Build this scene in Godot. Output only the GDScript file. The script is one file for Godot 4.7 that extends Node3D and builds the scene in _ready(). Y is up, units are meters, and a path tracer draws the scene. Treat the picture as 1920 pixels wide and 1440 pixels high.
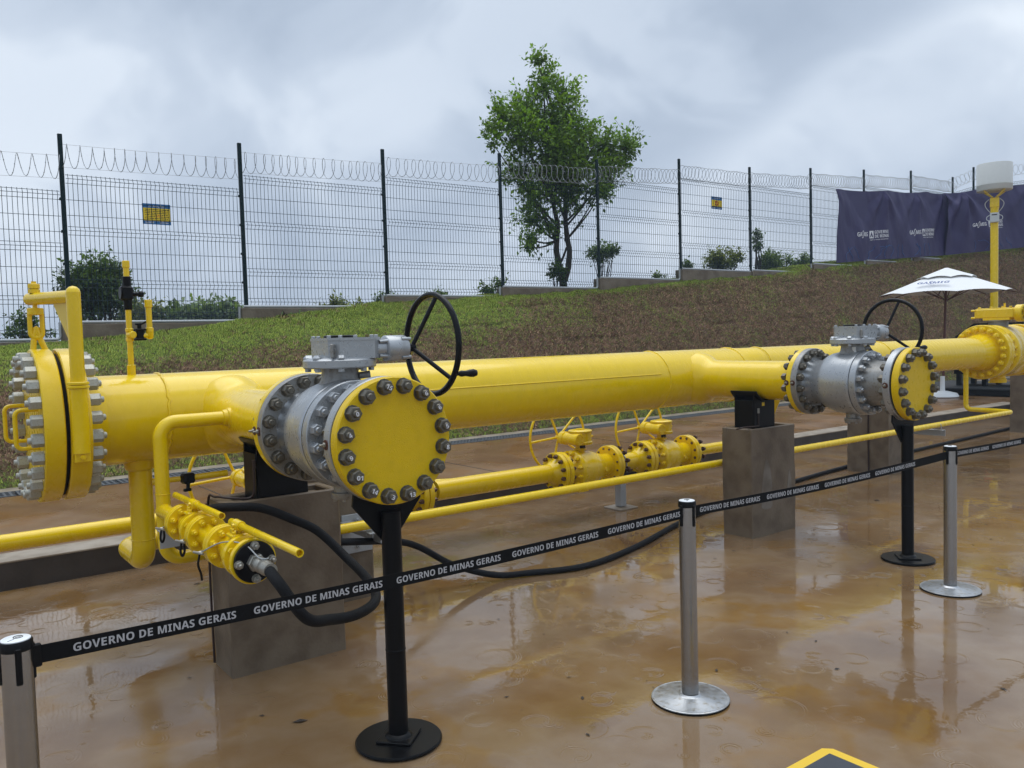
extends Node3D
# Yellow gas pipeline launcher on a rain-wet concrete yard, grass bank and wire fence behind, overcast sky.

var M := {}
var rng := RandomNumberGenerator.new()
var names := {}
var font: SystemFont

# ------------------------------------------------------------------ mesh builder
class MB:
	var v := PackedVector3Array()
	var n := PackedVector3Array()
	var uv := PackedVector2Array()
	var c := PackedColorArray()
	var ix := PackedInt32Array()
	func mesh() -> ArrayMesh:
		var a := []
		a.resize(Mesh.ARRAY_MAX)
		a[Mesh.ARRAY_VERTEX] = v
		a[Mesh.ARRAY_NORMAL] = n
		if uv.size() == v.size(): a[Mesh.ARRAY_TEX_UV] = uv
		if c.size() == v.size() and c.size() > 0: a[Mesh.ARRAY_COLOR] = c
		a[Mesh.ARRAY_INDEX] = ix
		var m := ArrayMesh.new()
		m.add_surface_from_arrays(Mesh.PRIMITIVE_TRIANGLES, a)
		return m
	func tri(a: Vector3, b: Vector3, d: Vector3, nn: Vector3) -> void:
		var i := v.size()
		v.append(a); v.append(b); v.append(d)
		n.append(nn); n.append(nn); n.append(nn)
		if (b - a).cross(d - a).dot(nn) > 0.0:
			ix.append(i); ix.append(i + 2); ix.append(i + 1)
		else:
			ix.append(i); ix.append(i + 1); ix.append(i + 2)
	func quad(a: Vector3, b: Vector3, d: Vector3, e: Vector3, nn: Vector3) -> void:
		tri(a, b, d, nn)
		tri(a, d, e, nn)
	# profile points (radius, height along local Y), from bottom centre outwards and up
	func lathe(xf: Transform3D, prof: Array, seg := 32, smooth := 0.75) -> void:
		var k := prof.size()
		var bn := []
		for i in k - 1:
			var d: Vector2 = prof[i + 1] - prof[i]
			bn.append(Vector2(d.y, -d.x).normalized() if d.length() > 1e-7 else Vector2(1, 0))
		for i in k - 1:
			var n0: Vector2 = bn[i]
			var n1: Vector2 = bn[i]
			if i > 0 and bn[i].dot(bn[i - 1]) > smooth: n0 = (bn[i] + bn[i - 1]).normalized()
			if i < k - 2 and bn[i].dot(bn[i + 1]) > smooth: n1 = (bn[i] + bn[i + 1]).normalized()
			var p0: Vector2 = prof[i]
			var p1: Vector2 = prof[i + 1]
			var base := v.size()
			for s in seg + 1:
				var a := TAU * s / seg
				var ca := cos(a)
				var sa := sin(a)
				v.append(xf * Vector3(p0.x * ca, p0.y, p0.x * sa))
				n.append((xf.basis * Vector3(n0.x * ca, n0.y, n0.x * sa)).normalized())
				v.append(xf * Vector3(p1.x * ca, p1.y, p1.x * sa))
				n.append((xf.basis * Vector3(n1.x * ca, n1.y, n1.x * sa)).normalized())
			for s in seg:
				var q := base + s * 2
				if p0.x > 1e-6:
					ix.append_array([q, q + 2, q + 1])
				if p1.x > 1e-6:
					ix.append_array([q + 2, q + 3, q + 1])
	func cyl(a: Vector3, b: Vector3, r0: float, r1 := -1.0, seg := 20, bev := 0.0) -> void:
		if r1 < 0: r1 = r0
		var h := a.distance_to(b)
		var xf := MB.along(a, b)
		if bev > 0:
			lathe(xf, [Vector2(0, 0), Vector2(r0 - bev, 0), Vector2(r0, bev), Vector2(r1, h - bev), Vector2(r1 - bev, h), Vector2(0, h)], seg)
		else:
			lathe(xf, [Vector2(0, 0), Vector2(r0, 0), Vector2(r1, h), Vector2(0, h)], seg)
	static func along(a: Vector3, b: Vector3) -> Transform3D:
		var y := (b - a).normalized()
		var x := y.cross(Vector3(0.0, 0.0, 1.0))
		if x.length() < 0.2: x = y.cross(Vector3(0.0, 1.0, 0.0))
		x = x.normalized()
		return Transform3D(Basis(x, y, x.cross(y)), a)
	func tube(pts: Array, rad, seg := 12, closed := false, caps := true) -> void:
		var k := pts.size()
		var T := []
		for i in k:
			var p: Vector3 = pts[(i - 1 + k) % k] if (closed or i > 0) else pts[i]
			var q: Vector3 = pts[(i + 1) % k] if (closed or i < k - 1) else pts[i]
			T.append((q - p).normalized())
		var t0: Vector3 = T[0]
		var u := t0.cross(Vector3(0.137, 0.987, 0.08)).normalized()
		if absf(t0.y) > 0.9: u = t0.cross(Vector3(0.987, 0.1, 0.1)).normalized()
		var base := v.size()
		var rows := k + (1 if closed else 0)
		for i in rows:
			var t: Vector3 = T[i % k]
			u = (u - t * u.dot(t)).normalized()
			var w := t.cross(u)
			var r: float = rad[i % k] if rad is Array else rad
			var p: Vector3 = pts[i % k]
			for s in seg + 1:
				var a := TAU * s / seg
				var d := u * cos(a) + w * sin(a)
				v.append(p + d * r)
				n.append(d)
		for i in rows - 1:
			for s in seg:
				var q := base + i * (seg + 1) + s
				ix.append_array([q, q + seg + 1, q + 1, q + 1, q + seg + 1, q + seg + 2])
		if caps and not closed:
			for e in [0, k - 1]:
				var nn: Vector3 = -T[0] if e == 0 else T[k - 1]
				var o: int = base + e * (seg + 1)
				for s in seg:
					tri(pts[e], v[o + s], v[o + s + 1], nn)
	func box(xf: Transform3D, size: Vector3, bev := 0.0) -> void:
		var h := size * 0.5
		var b := minf(bev, minf(h.x, minf(h.y, h.z)) * 0.9)
		var ax := [Vector3.RIGHT, Vector3.UP, Vector3.BACK]
		for i in 3:
			var e: Vector3 = ax[i]
			var f: Vector3 = ax[(i + 1) % 3]
			var g: Vector3 = ax[(i + 2) % 3]
			var hi: float = h[i]
			var hf: float = h[(i + 1) % 3]
			var hg: float = h[(i + 2) % 3]
			for s in [-1.0, 1.0]:
				var o: Vector3 = e * hi * s
				var f1 := f * (hf - b)
				var g1 := g * (hg - b)
				quad(xf * (o - f1 - g1), xf * (o + f1 - g1), xf * (o + f1 + g1), xf * (o - f1 + g1), (xf.basis * (e * s)).normalized())
			if b > 0:
				for s in [-1.0, 1.0]:
					for q in [-1.0, 1.0]:
						var e1: Vector3 = e * (hi - b)
						var p1: Vector3 = f * s * hf + g * q * (hg - b)
						var p2: Vector3 = f * s * (hf - b) + g * q * hg
						quad(xf * (p1 - e1), xf * (p1 + e1), xf * (p2 + e1), xf * (p2 - e1), (xf.basis * (f * s + g * q)).normalized())
		if b > 0:
			for sx in [-1.0, 1.0]:
				for sy in [-1.0, 1.0]:
					for sz in [-1.0, 1.0]:
						var sg := Vector3(sx, sy, sz)
						tri(xf * (sg * Vector3(h.x, h.y - b, h.z - b)), xf * (sg * Vector3(h.x - b, h.y, h.z - b)), xf * (sg * Vector3(h.x - b, h.y - b, h.z)), (xf.basis * sg).normalized())
	func block(lo: Vector3, hi: Vector3, bev := 0.0) -> void:
		box(Transform3D(Basis(), (lo + hi) * 0.5), (hi - lo).abs(), bev)
	# polygon in the local xz plane, extruded up by h
	func extrude(xf: Transform3D, poly: PackedVector2Array, h: float) -> void:
		var t := Geometry2D.triangulate_polygon(poly)
		for i in range(0, t.size(), 3):
			var a := poly[t[i]]
			var b := poly[t[i + 1]]
			var d := poly[t[i + 2]]
			tri(xf * Vector3(a.x, h, a.y), xf * Vector3(b.x, h, b.y), xf * Vector3(d.x, h, d.y), (xf.basis * Vector3.UP).normalized())
			tri(xf * Vector3(a.x, 0, a.y), xf * Vector3(b.x, 0, b.y), xf * Vector3(d.x, 0, d.y), (xf.basis * Vector3.DOWN).normalized())
		var cw := 1.0 if Geometry2D.is_polygon_clockwise(poly) else -1.0
		for i in poly.size():
			var a := poly[i]
			var b := poly[(i + 1) % poly.size()]
			var e := (b - a).normalized()
			var nn := Vector3(-e.y, 0, e.x) * cw
			quad(xf * Vector3(a.x, 0, a.y), xf * Vector3(b.x, 0, b.y), xf * Vector3(b.x, h, b.y), xf * Vector3(a.x, h, a.y), (xf.basis * nn).normalized())
	func hexnut(xf: Transform3D, af: float, h: float) -> void:
		var r := af / sqrt(3.0)
		var ch := h * 0.12
		for i in 6:
			var a := TAU * i / 6.0
			var b := TAU * (i + 1) / 6.0
			var p := Vector3(cos(a), 0, sin(a))
			var q := Vector3(cos(b), 0, sin(b))
			var m := (p + q).normalized()
			quad(xf * (p * r), xf * (q * r), xf * (q * r + Vector3(0, h - ch, 0)), xf * (p * r + Vector3(0, h - ch, 0)), (xf.basis * m).normalized())
			quad(xf * (p * r + Vector3(0, h - ch, 0)), xf * (q * r + Vector3(0, h - ch, 0)), xf * (q * r * 0.86 + Vector3(0, h, 0)), xf * (p * r * 0.86 + Vector3(0, h, 0)), (xf.basis * (m + Vector3.UP * 1.2)).normalized())
			tri(xf * Vector3(0, h, 0), xf * (p * r * 0.86 + Vector3(0, h, 0)), xf * (q * r * 0.86 + Vector3(0, h, 0)), (xf.basis * Vector3.UP).normalized())

# ------------------------------------------------------------------ tree helpers
func numbered(s: String) -> String:
	if not names.has(s):
		names[s] = 0
		return s
	names[s] += 1
	return "%s_%03d" % [s, names[s]]

func thing(called: String, label: String, category: String, at: Vector3, group := "") -> Node3D:
	var o := Node3D.new()
	o.name = numbered(called)
	add_child(o)
	o.position = at
	tag(o, label, category, group)
	return o

func tag(o: Node, label: String, category: String, group := "") -> void:
	o.set_meta("label", label)
	o.set_meta("category", category)
	if group: o.set_meta("group", group)

# a part whose mesh is written in world coordinates (of the first instance of its thing)
func part(parent: Node3D, called: String, m: Mesh, mat: Material, kind := "") -> MeshInstance3D:
	var o := MeshInstance3D.new()
	o.name = called
	o.mesh = m
	o.material_override = mat
	parent.add_child(o, true)
	var off := Vector3.ZERO
	var p: Node = parent
	while p is Node3D and p != self:
		off += p.position
		p = p.get_parent()
	o.position = -off
	if kind: o.set_meta("kind", kind)
	return o

# a part with a local mesh at a world transform
func part_at(parent: Node3D, called: String, m: Mesh, mat: Material, xf: Transform3D) -> MeshInstance3D:
	var o := part(parent, called, m, mat)
	o.transform = Transform3D(xf.basis, xf.origin + o.position)
	return o

func struct(called: String, m: Mesh, mat: Material) -> MeshInstance3D:
	var o := MeshInstance3D.new()
	o.name = numbered(called)
	o.mesh = m
	o.material_override = mat
	add_child(o)
	o.set_meta("kind", "structure")
	return o

func dup(src: Node3D, called: String, label: String, at: Vector3) -> Node3D:
	var r: Node3D = src.duplicate()
	r.name = numbered(called)
	add_child(r)
	r.position = at
	r.set_meta("label", label)
	return r

static func axz(o: Vector3) -> Transform3D:
	return Transform3D(Basis(Vector3(1, 0, 0), Vector3(0, 0, 1), Vector3(0, -1, 0)), o)

static func axx(o: Vector3) -> Transform3D:
	return Transform3D(Basis(Vector3(0, 1, 0), Vector3(1, 0, 0), Vector3(0, 0, -1)), o)

static func axy(o: Vector3) -> Transform3D:
	return Transform3D(Basis(), o)

static func V2(a: Array) -> Array:
	var r := []
	for i in range(0, a.size(), 2): r.append(Vector2(a[i], a[i + 1]))
	return r

# rounded corners in a polyline
static func fillet(p: Array, r: float, k := 8) -> Array:
	var o := [p[0]]
	for i in range(1, p.size() - 1):
		var a: Vector3 = p[i - 1]
		var b: Vector3 = p[i]
		var c: Vector3 = p[i + 1]
		var u := (a - b).normalized()
		var w := (c - b).normalized()
		var half := u.angle_to(w) * 0.5
		var d := r / tan(half)
		d = minf(d, minf(a.distance_to(b), b.distance_to(c)) * 0.49)
		var rr := d * tan(half)
		var ctr := b + (u + w).normalized() * (rr / sin(half))
		var s := b + u * d - ctr
		var e := b + w * d - ctr
		for j in k + 1:
			o.append(ctr + s.slerp(e, float(j) / k))
	o.append(p[p.size() - 1])
	return o

static func smoothpath(p: Array, k := 8) -> Array:
	var o := []
	var n := p.size()
	for i in n - 1:
		var a: Vector3 = p[maxi(i - 1, 0)]
		var b: Vector3 = p[i]
		var c: Vector3 = p[i + 1]
		var d: Vector3 = p[mini(i + 2, n - 1)]
		for j in k:
			o.append(b.cubic_interpolate(c, a, d, float(j) / k))
	o.append(p[n - 1])
	return o

static func circle(o: Vector3, e1: Vector3, e2: Vector3, r: float, k := 40) -> Array:
	var a := []
	for i in k: a.append(o + e1 * r * cos(TAU * i / k) + e2 * r * sin(TAU * i / k))
	return a

static func flange(m: MB, xf: Transform3D, r: float, h: float, bore := 0.0, seg := 48, bev := 0.004) -> void:
	m.lathe(xf, [Vector2(bore, 0), Vector2(r - bev, 0), Vector2(r, bev), Vector2(r, h - bev), Vector2(r - bev, h), Vector2(bore, h)], seg)

# stud with a nut at both ends; local Y is its axis, origin mid-grip
static func stud(grip: float, af: float, nh: float, proj: float, both := true) -> ArrayMesh:
	var m := MB.new()
	var sr := af * 0.285
	var top := grip * 0.5 + nh + proj
	m.lathe(Transform3D(), [Vector2(0, -top if both else 0.0), Vector2(sr * 0.8, -top if both else 0.0), Vector2(sr, (-top + sr * 0.25) if both else 0.0), Vector2(sr, top - sr * 0.25), Vector2(sr * 0.8, top), Vector2(0, top)], 10)
	m.hexnut(Transform3D(Basis(), Vector3(0, grip * 0.5, 0)), af, nh)
	m.lathe(Transform3D(Basis(), Vector3(0, grip * 0.5, 0)), [Vector2(af * 0.66, -0.001), Vector2(af * 0.66, 0.003), Vector2(0, 0.003)], 12)
	if both: m.hexnut(Transform3D(Basis(Vector3(1, 0, 0), PI), Vector3(0, -grip * 0.5, 0)), af, nh)
	return m.mesh()

func ring(parent: Node3D, called: String, m: Mesh, mat: Material, o: Transform3D, r: float, count: int, phase := 0.5) -> Array:
	var out := []
	for i in count:
		var a := TAU * (i + phase) / count
		var xf := o * Transform3D(Basis(Vector3.UP, rng.randf() * TAU), Vector3(cos(a) * r, 0, sin(a) * r))
		out.append(part_at(parent, called, m, mat, xf))
	return out

# lettering as geometry: fitted to w x h, its lower left corner at xf's origin, in xf's xy plane
func letter_mesh(s: String, w: float, h: float, depth := 0.0006, weight := 700) -> ArrayMesh:
	var t := TextMesh.new()
	var f := SystemFont.new()
	f.font_names = PackedStringArray(["Droid Sans"])
	f.font_weight = weight
	t.font = f
	t.text = s
	t.font_size = 64
	t.pixel_size = 0.01
	t.depth = 0.02
	t.curve_step = 4.0
	var a := t.get_mesh_arrays()
	var v: PackedVector3Array = a[Mesh.ARRAY_VERTEX]
	var lo := v[0]
	var hi := v[0]
	for p in v:
		lo = lo.min(p)
		hi = hi.max(p)
	var sc := Vector3(w / (hi.x - lo.x), h / (hi.y - lo.y), depth / (hi.z - lo.z))
	for i in v.size(): v[i] = (v[i] - lo) * sc
	var r := []
	r.resize(Mesh.ARRAY_MAX)
	r[Mesh.ARRAY_VERTEX] = v
	r[Mesh.ARRAY_NORMAL] = a[Mesh.ARRAY_NORMAL]
	r[Mesh.ARRAY_INDEX] = a[Mesh.ARRAY_INDEX]
	var m := ArrayMesh.new()
	m.add_surface_from_arrays(Mesh.PRIMITIVE_TRIANGLES, r)
	return m

# ------------------------------------------------------------------ materials
func noise(freq: float, seed_: int, oct := 4, kind := FastNoiseLite.TYPE_SIMPLEX_SMOOTH) -> FastNoiseLite:
	var f := FastNoiseLite.new()
	f.noise_type = kind
	f.seed = seed_
	f.frequency = freq
	f.fractal_type = FastNoiseLite.FRACTAL_FBM
	f.fractal_octaves = oct
	return f

func ntex(freq: float, seed_: int, stops: Array, size := 512, oct := 4, kind := FastNoiseLite.TYPE_SIMPLEX_SMOOTH) -> NoiseTexture2D:
	var t := NoiseTexture2D.new()
	t.width = size
	t.height = size
	t.seamless = true
	t.generate_mipmaps = false
	t.noise = noise(freq, seed_, oct, kind)
	var g := Gradient.new()
	var off := PackedFloat32Array()
	var col := PackedColorArray()
	for s in stops:
		off.append(s[0])
		var cc: Color = s[1]
		col.append(cc)
	g.offsets = off
	g.colors = col
	t.color_ramp = g
	return t

static func lin(r: float, g: float, b: float) -> Color:
	return Color(r, g, b).linear_to_srgb()

static func grey(x: float) -> Color:
	return Color(x, x, x)

func mat(called: String, c: Color, rough: float, metal := 0.0, tex: Texture2D = null, scale := 1.0, bump: Texture2D = null, bump_cm := 0.0, rtex: Texture2D = null) -> StandardMaterial3D:
	var m := StandardMaterial3D.new()
	m.resource_name = called
	m.albedo_color = c
	m.roughness = rough
	m.metallic = metal
	if tex or bump or rtex:
		m.uv1_triplanar = true
		m.uv1_world_triplanar = true
		m.uv1_scale = Vector3.ONE * scale
		m.albedo_texture = tex
		if rtex:
			m.roughness_texture = rtex
		if bump:
			m.heightmap_enabled = true
			m.heightmap_texture = bump
			m.heightmap_scale = bump_cm
	M[called] = m
	return m

func materials() -> void:
	var mottle := ntex(0.012, 3, [[0.0, grey(0.955)], [0.45, grey(0.985)], [1.0, grey(1.0)]])
	var grime := ntex(0.02, 11, [[0.0, Color(0.74, 0.68, 0.58)], [0.28, Color(0.95, 0.93, 0.90)], [0.45, grey(1.0)], [1.0, grey(1.0)]])
	var rough_n := ntex(0.018, 5, [[0.0, grey(0.5)], [1.0, grey(1.0)]])
	var fine := ntex(0.09, 7, [[0.0, grey(0.0)], [1.0, grey(1.0)]])
	var conc := ntex(0.01, 21, [[0.0, Color(0.76, 0.73, 0.69)], [0.4, Color(0.88, 0.86, 0.83)], [0.6, Color(0.95, 0.94, 0.92)], [1.0, grey(1.0)]], 512, 6)
	var drops := ntex(0.16, 31, [[0.0, grey(0.0)], [0.80, grey(0.0)], [0.86, grey(0.8)], [1.0, grey(1.0)]], 512, 1, FastNoiseLite.TYPE_SIMPLEX)
	var y := mat("yellow_paint", lin(0.88, 0.60, 0.0), 0.34, 0.0, mottle, 1.3, null, 0.0, rough_n)
	y.clearcoat_enabled = true
	y.metallic_specular = 0.42
	y.clearcoat = 0.4
	y.clearcoat_roughness = 0.08
	y.uv1_scale = Vector3(1.3, 0.9, 1.3)
	var y2 := mat("yellow_wet_face", lin(0.80, 0.53, 0.001), 0.42, 0.0, mottle, 2.0, drops, 0.1, rough_n)
	y2.clearcoat_enabled = true
	y2.metallic_specular = 0.4
	y2.clearcoat = 0.15
	y2.clearcoat_roughness = 0.2
	mat("yellow_worn", lin(0.86, 0.58, 0.001), 0.38, 0.0, mottle, 1.6, fine, 0.02, rough_n)
	mat("pale_yellow", lin(0.78, 0.58, 0.10), 0.5)
	mat("grey_paint", lin(0.42, 0.435, 0.445), 0.42, 0.5, mottle, 3.0, fine, 0.03, rough_n)
	mat("grey_dull", lin(0.30, 0.295, 0.28), 0.5, 0.4, grime, 4.0, fine, 0.03, rough_n)
	mat("steel_nut", lin(0.36, 0.35, 0.31), 0.42, 0.65, grime, 12.0)
	mat("dark_nut", lin(0.145, 0.132, 0.105), 0.4, 0.5, grime, 14.0)
	mat("brown_nut", lin(0.12, 0.065, 0.04), 0.4, 0.5, grime, 14.0)
	mat("zinc_nut", lin(0.43, 0.43, 0.375), 0.42, 0.35, grime, 9.0)
	mat("black_paint", lin(0.012, 0.012, 0.013), 0.3, 0.0, mottle, 3.0, fine, 0.015)
	mat("black_gloss", lin(0.010, 0.010, 0.011), 0.18)
	mat("black_plastic", lin(0.014, 0.014, 0.015), 0.38)
	mat("dark_gap_gasket", lin(0.010, 0.010, 0.009), 0.8)
	mat("rust", lin(0.09, 0.025, 0.012), 0.7, 0.1, grime, 12.0)
	mat("chrome", lin(0.40, 0.40, 0.395), 0.25, 1.0, mottle, 3.0, drops, 0.03)
	mat("disc_steel", lin(0.46, 0.47, 0.475), 0.5, 0.9, grime, 2.2, fine, 0.06, rough_n)
	mat("galvanised", lin(0.42, 0.44, 0.45), 0.45, 0.4, mottle, 5.0)
	mat("white_plastic", lin(0.78, 0.8, 0.8), 0.35)
	mat("white_cloth", lin(0.82, 0.82, 0.81), 0.8).backlight_enabled = true
	M.white_cloth.backlight = Color(0.35, 0.35, 0.35)
	mat("drum_white", lin(0.62, 0.63, 0.60), 0.5, 0.0, mottle, 2.0)
	mat("instrument_grey", lin(0.55, 0.57, 0.56), 0.5)
	mat("wood", lin(0.10, 0.03, 0.018), 0.5)
	mat("belt_black", lin(0.010, 0.010, 0.011), 0.7, 0.0, null, 1.0, fine, 0.01)
	mat("print_grey", lin(0.46, 0.46, 0.47), 0.7)
	mat("print_white", lin(0.78, 0.78, 0.8), 0.7)
	mat("print_blue", lin(0.02, 0.05, 0.22), 0.6)
	mat("print_black", lin(0.02, 0.02, 0.02), 0.6)
	mat("print_red", lin(0.5, 0.03, 0.02), 0.6)
	mat("map_line", lin(0.03, 0.14, 0.38), 0.6)
	mat("sign_blue", lin(0.010, 0.15, 0.42), 0.4)
	mat("sign_yellow", lin(0.92, 0.66, 0.01), 0.4)
	mat("banner_cloth", lin(0.030, 0.021, 0.092), 0.55, 0.0, mottle, 0.8)
	mat("fence_green", lin(0.003, 0.017, 0.019), 0.4)
	mat("wire_green", lin(0.004, 0.026, 0.036), 0.5)
	mat("razor_steel", lin(0.34, 0.35, 0.36), 0.5, 0.5)
	mat("hose_braid", lin(0.010, 0.0105, 0.012), 0.6, 0.0, null, 40.0, fine, 0.12)
	M.hose_braid.metallic_specular = 0.3
	mat("cable_brown", lin(0.03, 0.014, 0.010), 0.5)
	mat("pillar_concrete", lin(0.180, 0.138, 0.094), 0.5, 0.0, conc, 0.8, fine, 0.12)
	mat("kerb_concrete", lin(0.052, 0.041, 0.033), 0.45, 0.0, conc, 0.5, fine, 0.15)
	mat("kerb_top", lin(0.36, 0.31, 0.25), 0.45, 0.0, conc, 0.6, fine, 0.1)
	mat("wall_concrete", lin(0.20, 0.165, 0.125), 0.8, 0.0, conc, 0.5, fine, 0.3)
	mat("grate_iron", lin(0.11, 0.12, 0.13), 0.5, 0.3)
	mat("deck_dark", lin(0.025, 0.03, 0.035), 0.5, 0.0, mottle, 2.0, fine, 0.3)
	mat("bark", lin(0.055, 0.042, 0.032), 0.9, 0.0, conc, 2.0, fine, 0.6)
	for k in ["fence_green", "wire_green", "black_paint", "black_gloss", "black_plastic", "belt_black", "dark_gap_gasket"]: M[k].metallic_specular = 0.28
	for k in ["black_paint", "black_plastic", "belt_black"]: M[k].albedo_color = lin(0.006, 0.006, 0.0065)
	mat("soil_hole", lin(0.03, 0.025, 0.02), 0.15)
	mat("tray_yellow", lin(0.78, 0.50, 0.03), 0.4)
	mat("tray_dark", lin(0.045, 0.05, 0.06), 0.35)
	var lf := mat("leaf", Color.WHITE, 0.5)
	lf.vertex_color_use_as_albedo = true
	lf.backlight_enabled = true
	lf.backlight = Color(0.9, 0.9, 0.5)
	var gr := mat("grass_blade", Color.WHITE, 0.7)
	gr.vertex_color_use_as_albedo = true
	gr.backlight_enabled = true
	gr.backlight = Color(0.3, 0.3, 0.2)
	var soil := ntex(0.03, 41, [[0.0, Color(0.55, 0.5, 0.46)], [0.5, Color(0.88, 0.85, 0.8)], [1.0, grey(1.0)]], 512, 5)
	var bk := mat("bank_soil", Color.WHITE, 0.9, 0.0, soil, 0.9, fine, 1.2)
	bk.vertex_color_use_as_albedo = true
	mat("far_ground", lin(0.07, 0.085, 0.035), 0.95, 0.0, conc, 0.05)
	# wet concrete floor: brown film, ochre silt, rings of raindrops in the standing water
	var base := ntex(0.006, 51, [[0.0, Color(0.445, 0.35, 0.25)], [0.35, Color(0.485, 0.39, 0.287)], [0.5, Color(0.515, 0.425, 0.322)], [0.66, Color(0.50, 0.40, 0.28)], [1.0, Color(0.55, 0.465, 0.365)]], 1024, 8)
	var silt := ntex(0.008, 61, [[0.0, Color(0.90, 0.84, 0.75)], [0.42, grey(0.97)], [0.6, grey(1.0)], [0.70, Color(1.0, 0.94, 0.76)], [1.0, grey(0.95)]], 1024, 5)
	var pud := ntex(0.007, 71, [[0.0, grey(0.02)], [0.5, grey(0.045)], [0.62, grey(0.13)], [1.0, grey(0.27)]], 512, 5)
	var fl := mat("wet_floor", Color.WHITE, 1.0, 0.0, base, 0.2, ripples(), 0.36, pud)
	fl.metallic_specular = 0.52
	fl.detail_enabled = true
	fl.detail_albedo = silt
	fl.detail_blend_mode = BaseMaterial3D.BLEND_MODE_MUL
	fl.detail_uv_layer = BaseMaterial3D.DETAIL_UV_2
	fl.uv2_triplanar = true
	fl.uv2_world_triplanar = true
	fl.uv2_scale = Vector3.ONE * 0.11
	var sl := mat("wet_slab", lin(0.95, 0.82, 0.68), 1.0, 0.0, base, 0.17, fine, 0.05, ntex(0.007, 77, [[0.0, grey(0.12)], [0.5, grey(0.3)], [1.0, grey(0.5)]], 512, 5))
	sl.detail_enabled = true
	sl.detail_albedo = silt
	sl.detail_blend_mode = BaseMaterial3D.BLEND_MODE_MUL
	sl.detail_uv_layer = BaseMaterial3D.DETAIL_UV_2
	sl.uv2_triplanar = true
	sl.uv2_world_triplanar = true
	sl.uv2_scale = Vector3.ONE * 0.09

# height picture of the water film: soft swell plus the rings that raindrops leave; tiles over 5 m
func ripples() -> ImageTexture:
	var S := 2048
	var f := noise(0.012, 91, 3)
	var d := to_floats(f.get_seamless_image(S, S))
	var d2 := to_floats(noise(0.075, 95, 2).get_seamless_image(S, S))
	var d3 := to_floats(noise(0.008, 97, 2).get_seamless_image(S, S))
	for i in d.size(): d[i] = 0.30 + d[i] * 0.10 + d2[i] * 0.045 * smoothstep(0.35, 0.75, d3[i])
	var r := RandomNumberGenerator.new()
	r.seed = 5
	for k in 800:
		var cx := r.randi() % S
		var cy := r.randi() % S
		var rad := 9.0 + 32.0 * pow(r.randf(), 1.6)
		if r.randf() < 0.07: rad = r.randf_range(36.0, 60.0)
		var wl := r.randf_range(4.5, 7.5)
		var rings := r.randi_range(1, 3)
		var amp := r.randf_range(0.06, 0.26) * (0.6 if rad > 30.0 else 1.0)
		var a0 := r.randf() * TAU
		var part_of := r.randf_range(0.1, 1.0)
		var R := int(rad) + 3
		for y in range(-R, R + 1):
			for x in range(-R, R + 1):
				var q := sqrt(float(x * x + y * y))
				var e := rad - q
				if e < 0.0 or e > wl * rings: continue
				var i := posmod(cy + y, S) * S + posmod(cx + x, S)
				var fade := clampf(part_of + 0.7 * cos(atan2(y, x) - a0), 0.0, 1.0)
				d[i] += amp * fade * sin(e / wl * TAU) * sin(PI * e / (wl * rings))
	return ImageTexture.create_from_image(Image.create_from_data(S, S, false, Image.FORMAT_RF, d.to_byte_array()))

func to_floats(im: Image) -> PackedFloat32Array:
	im.convert(Image.FORMAT_RF)
	return im.get_data().to_float32_array()

func sky_panorama() -> ImageTexture:
	var W := 2048
	var H := 1024
	var a := noise(0.9, 4, 4)
	var b := noise(2.4, 9, 6)
	b.fractal_gain = 0.52
	var w := noise(2.2, 14, 3)
	var px := PackedFloat32Array()
	px.resize(W * H * 3)
	var ground := 0.0
	for j in H:
		var e := PI * (0.5 - (j + 0.5) / H)
		var ce := cos(e)
		var se := sin(e)
		var el := rad_to_deg(e)
		# an overcast sky brightens towards the zenith
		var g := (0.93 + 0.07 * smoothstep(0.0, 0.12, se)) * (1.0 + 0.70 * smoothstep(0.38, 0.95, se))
		for i in W:
			var o := (j * W + i) * 3
			if el < -1.0:
				px[o] = 0.50; px[o + 1] = 0.59; px[o + 2] = 0.68
				continue
			var ph := TAU * (i + 0.5) / W
			if ph > PI: ph -= TAU
			var d := Vector3(sin(ph) * ce, se * 1.25, -cos(ph) * ce)
			var q := d + Vector3(0.10, 0.06, 0.10) * w.get_noise_3dv(d)
			var n1 := a.get_noise_3dv(q)
			var n2 := b.get_noise_3dv(q)
			# the bright bank of cloud that climbs to the right, with a darker belt above it
			var az := rad_to_deg(ph)
			var wav := el - (12.0 + (az - 52.6) * 0.5) + 7.0 * n2 + 5.0 * n1
			var side := smoothstep(40.0, 56.0, az) * (1.0 - smoothstep(80.0, 115.0, az))
			var lift := side * (0.27 * (1.0 - smoothstep(-2.0, 1.4, wav)) - 0.08 * smoothstep(0.5, 5.0, wav))
			var left := 0.10 * (1.0 - smoothstep(10.0, 46.0, az)) * smoothstep(-70.0, 0.0, az)
			var puff := 0.22 * smoothstep(-0.02, 0.34, n2) - 0.20 * smoothstep(0.05, -0.45, n2)
			var cl := 0.20 * n1 + puff + lift + left - 0.02
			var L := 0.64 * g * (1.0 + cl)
			var t := clampf(0.45 + cl * 1.5, 0.0, 1.0)
			px[o] = L * lerpf(0.79, 0.925, t)
			px[o + 1] = L * lerpf(0.97, 1.02, t)
			px[o + 2] = L * lerpf(1.25, 1.14, t)
	return ImageTexture.create_from_image(Image.create_from_data(W, H, false, Image.FORMAT_RGBF, px.to_byte_array()))

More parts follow.
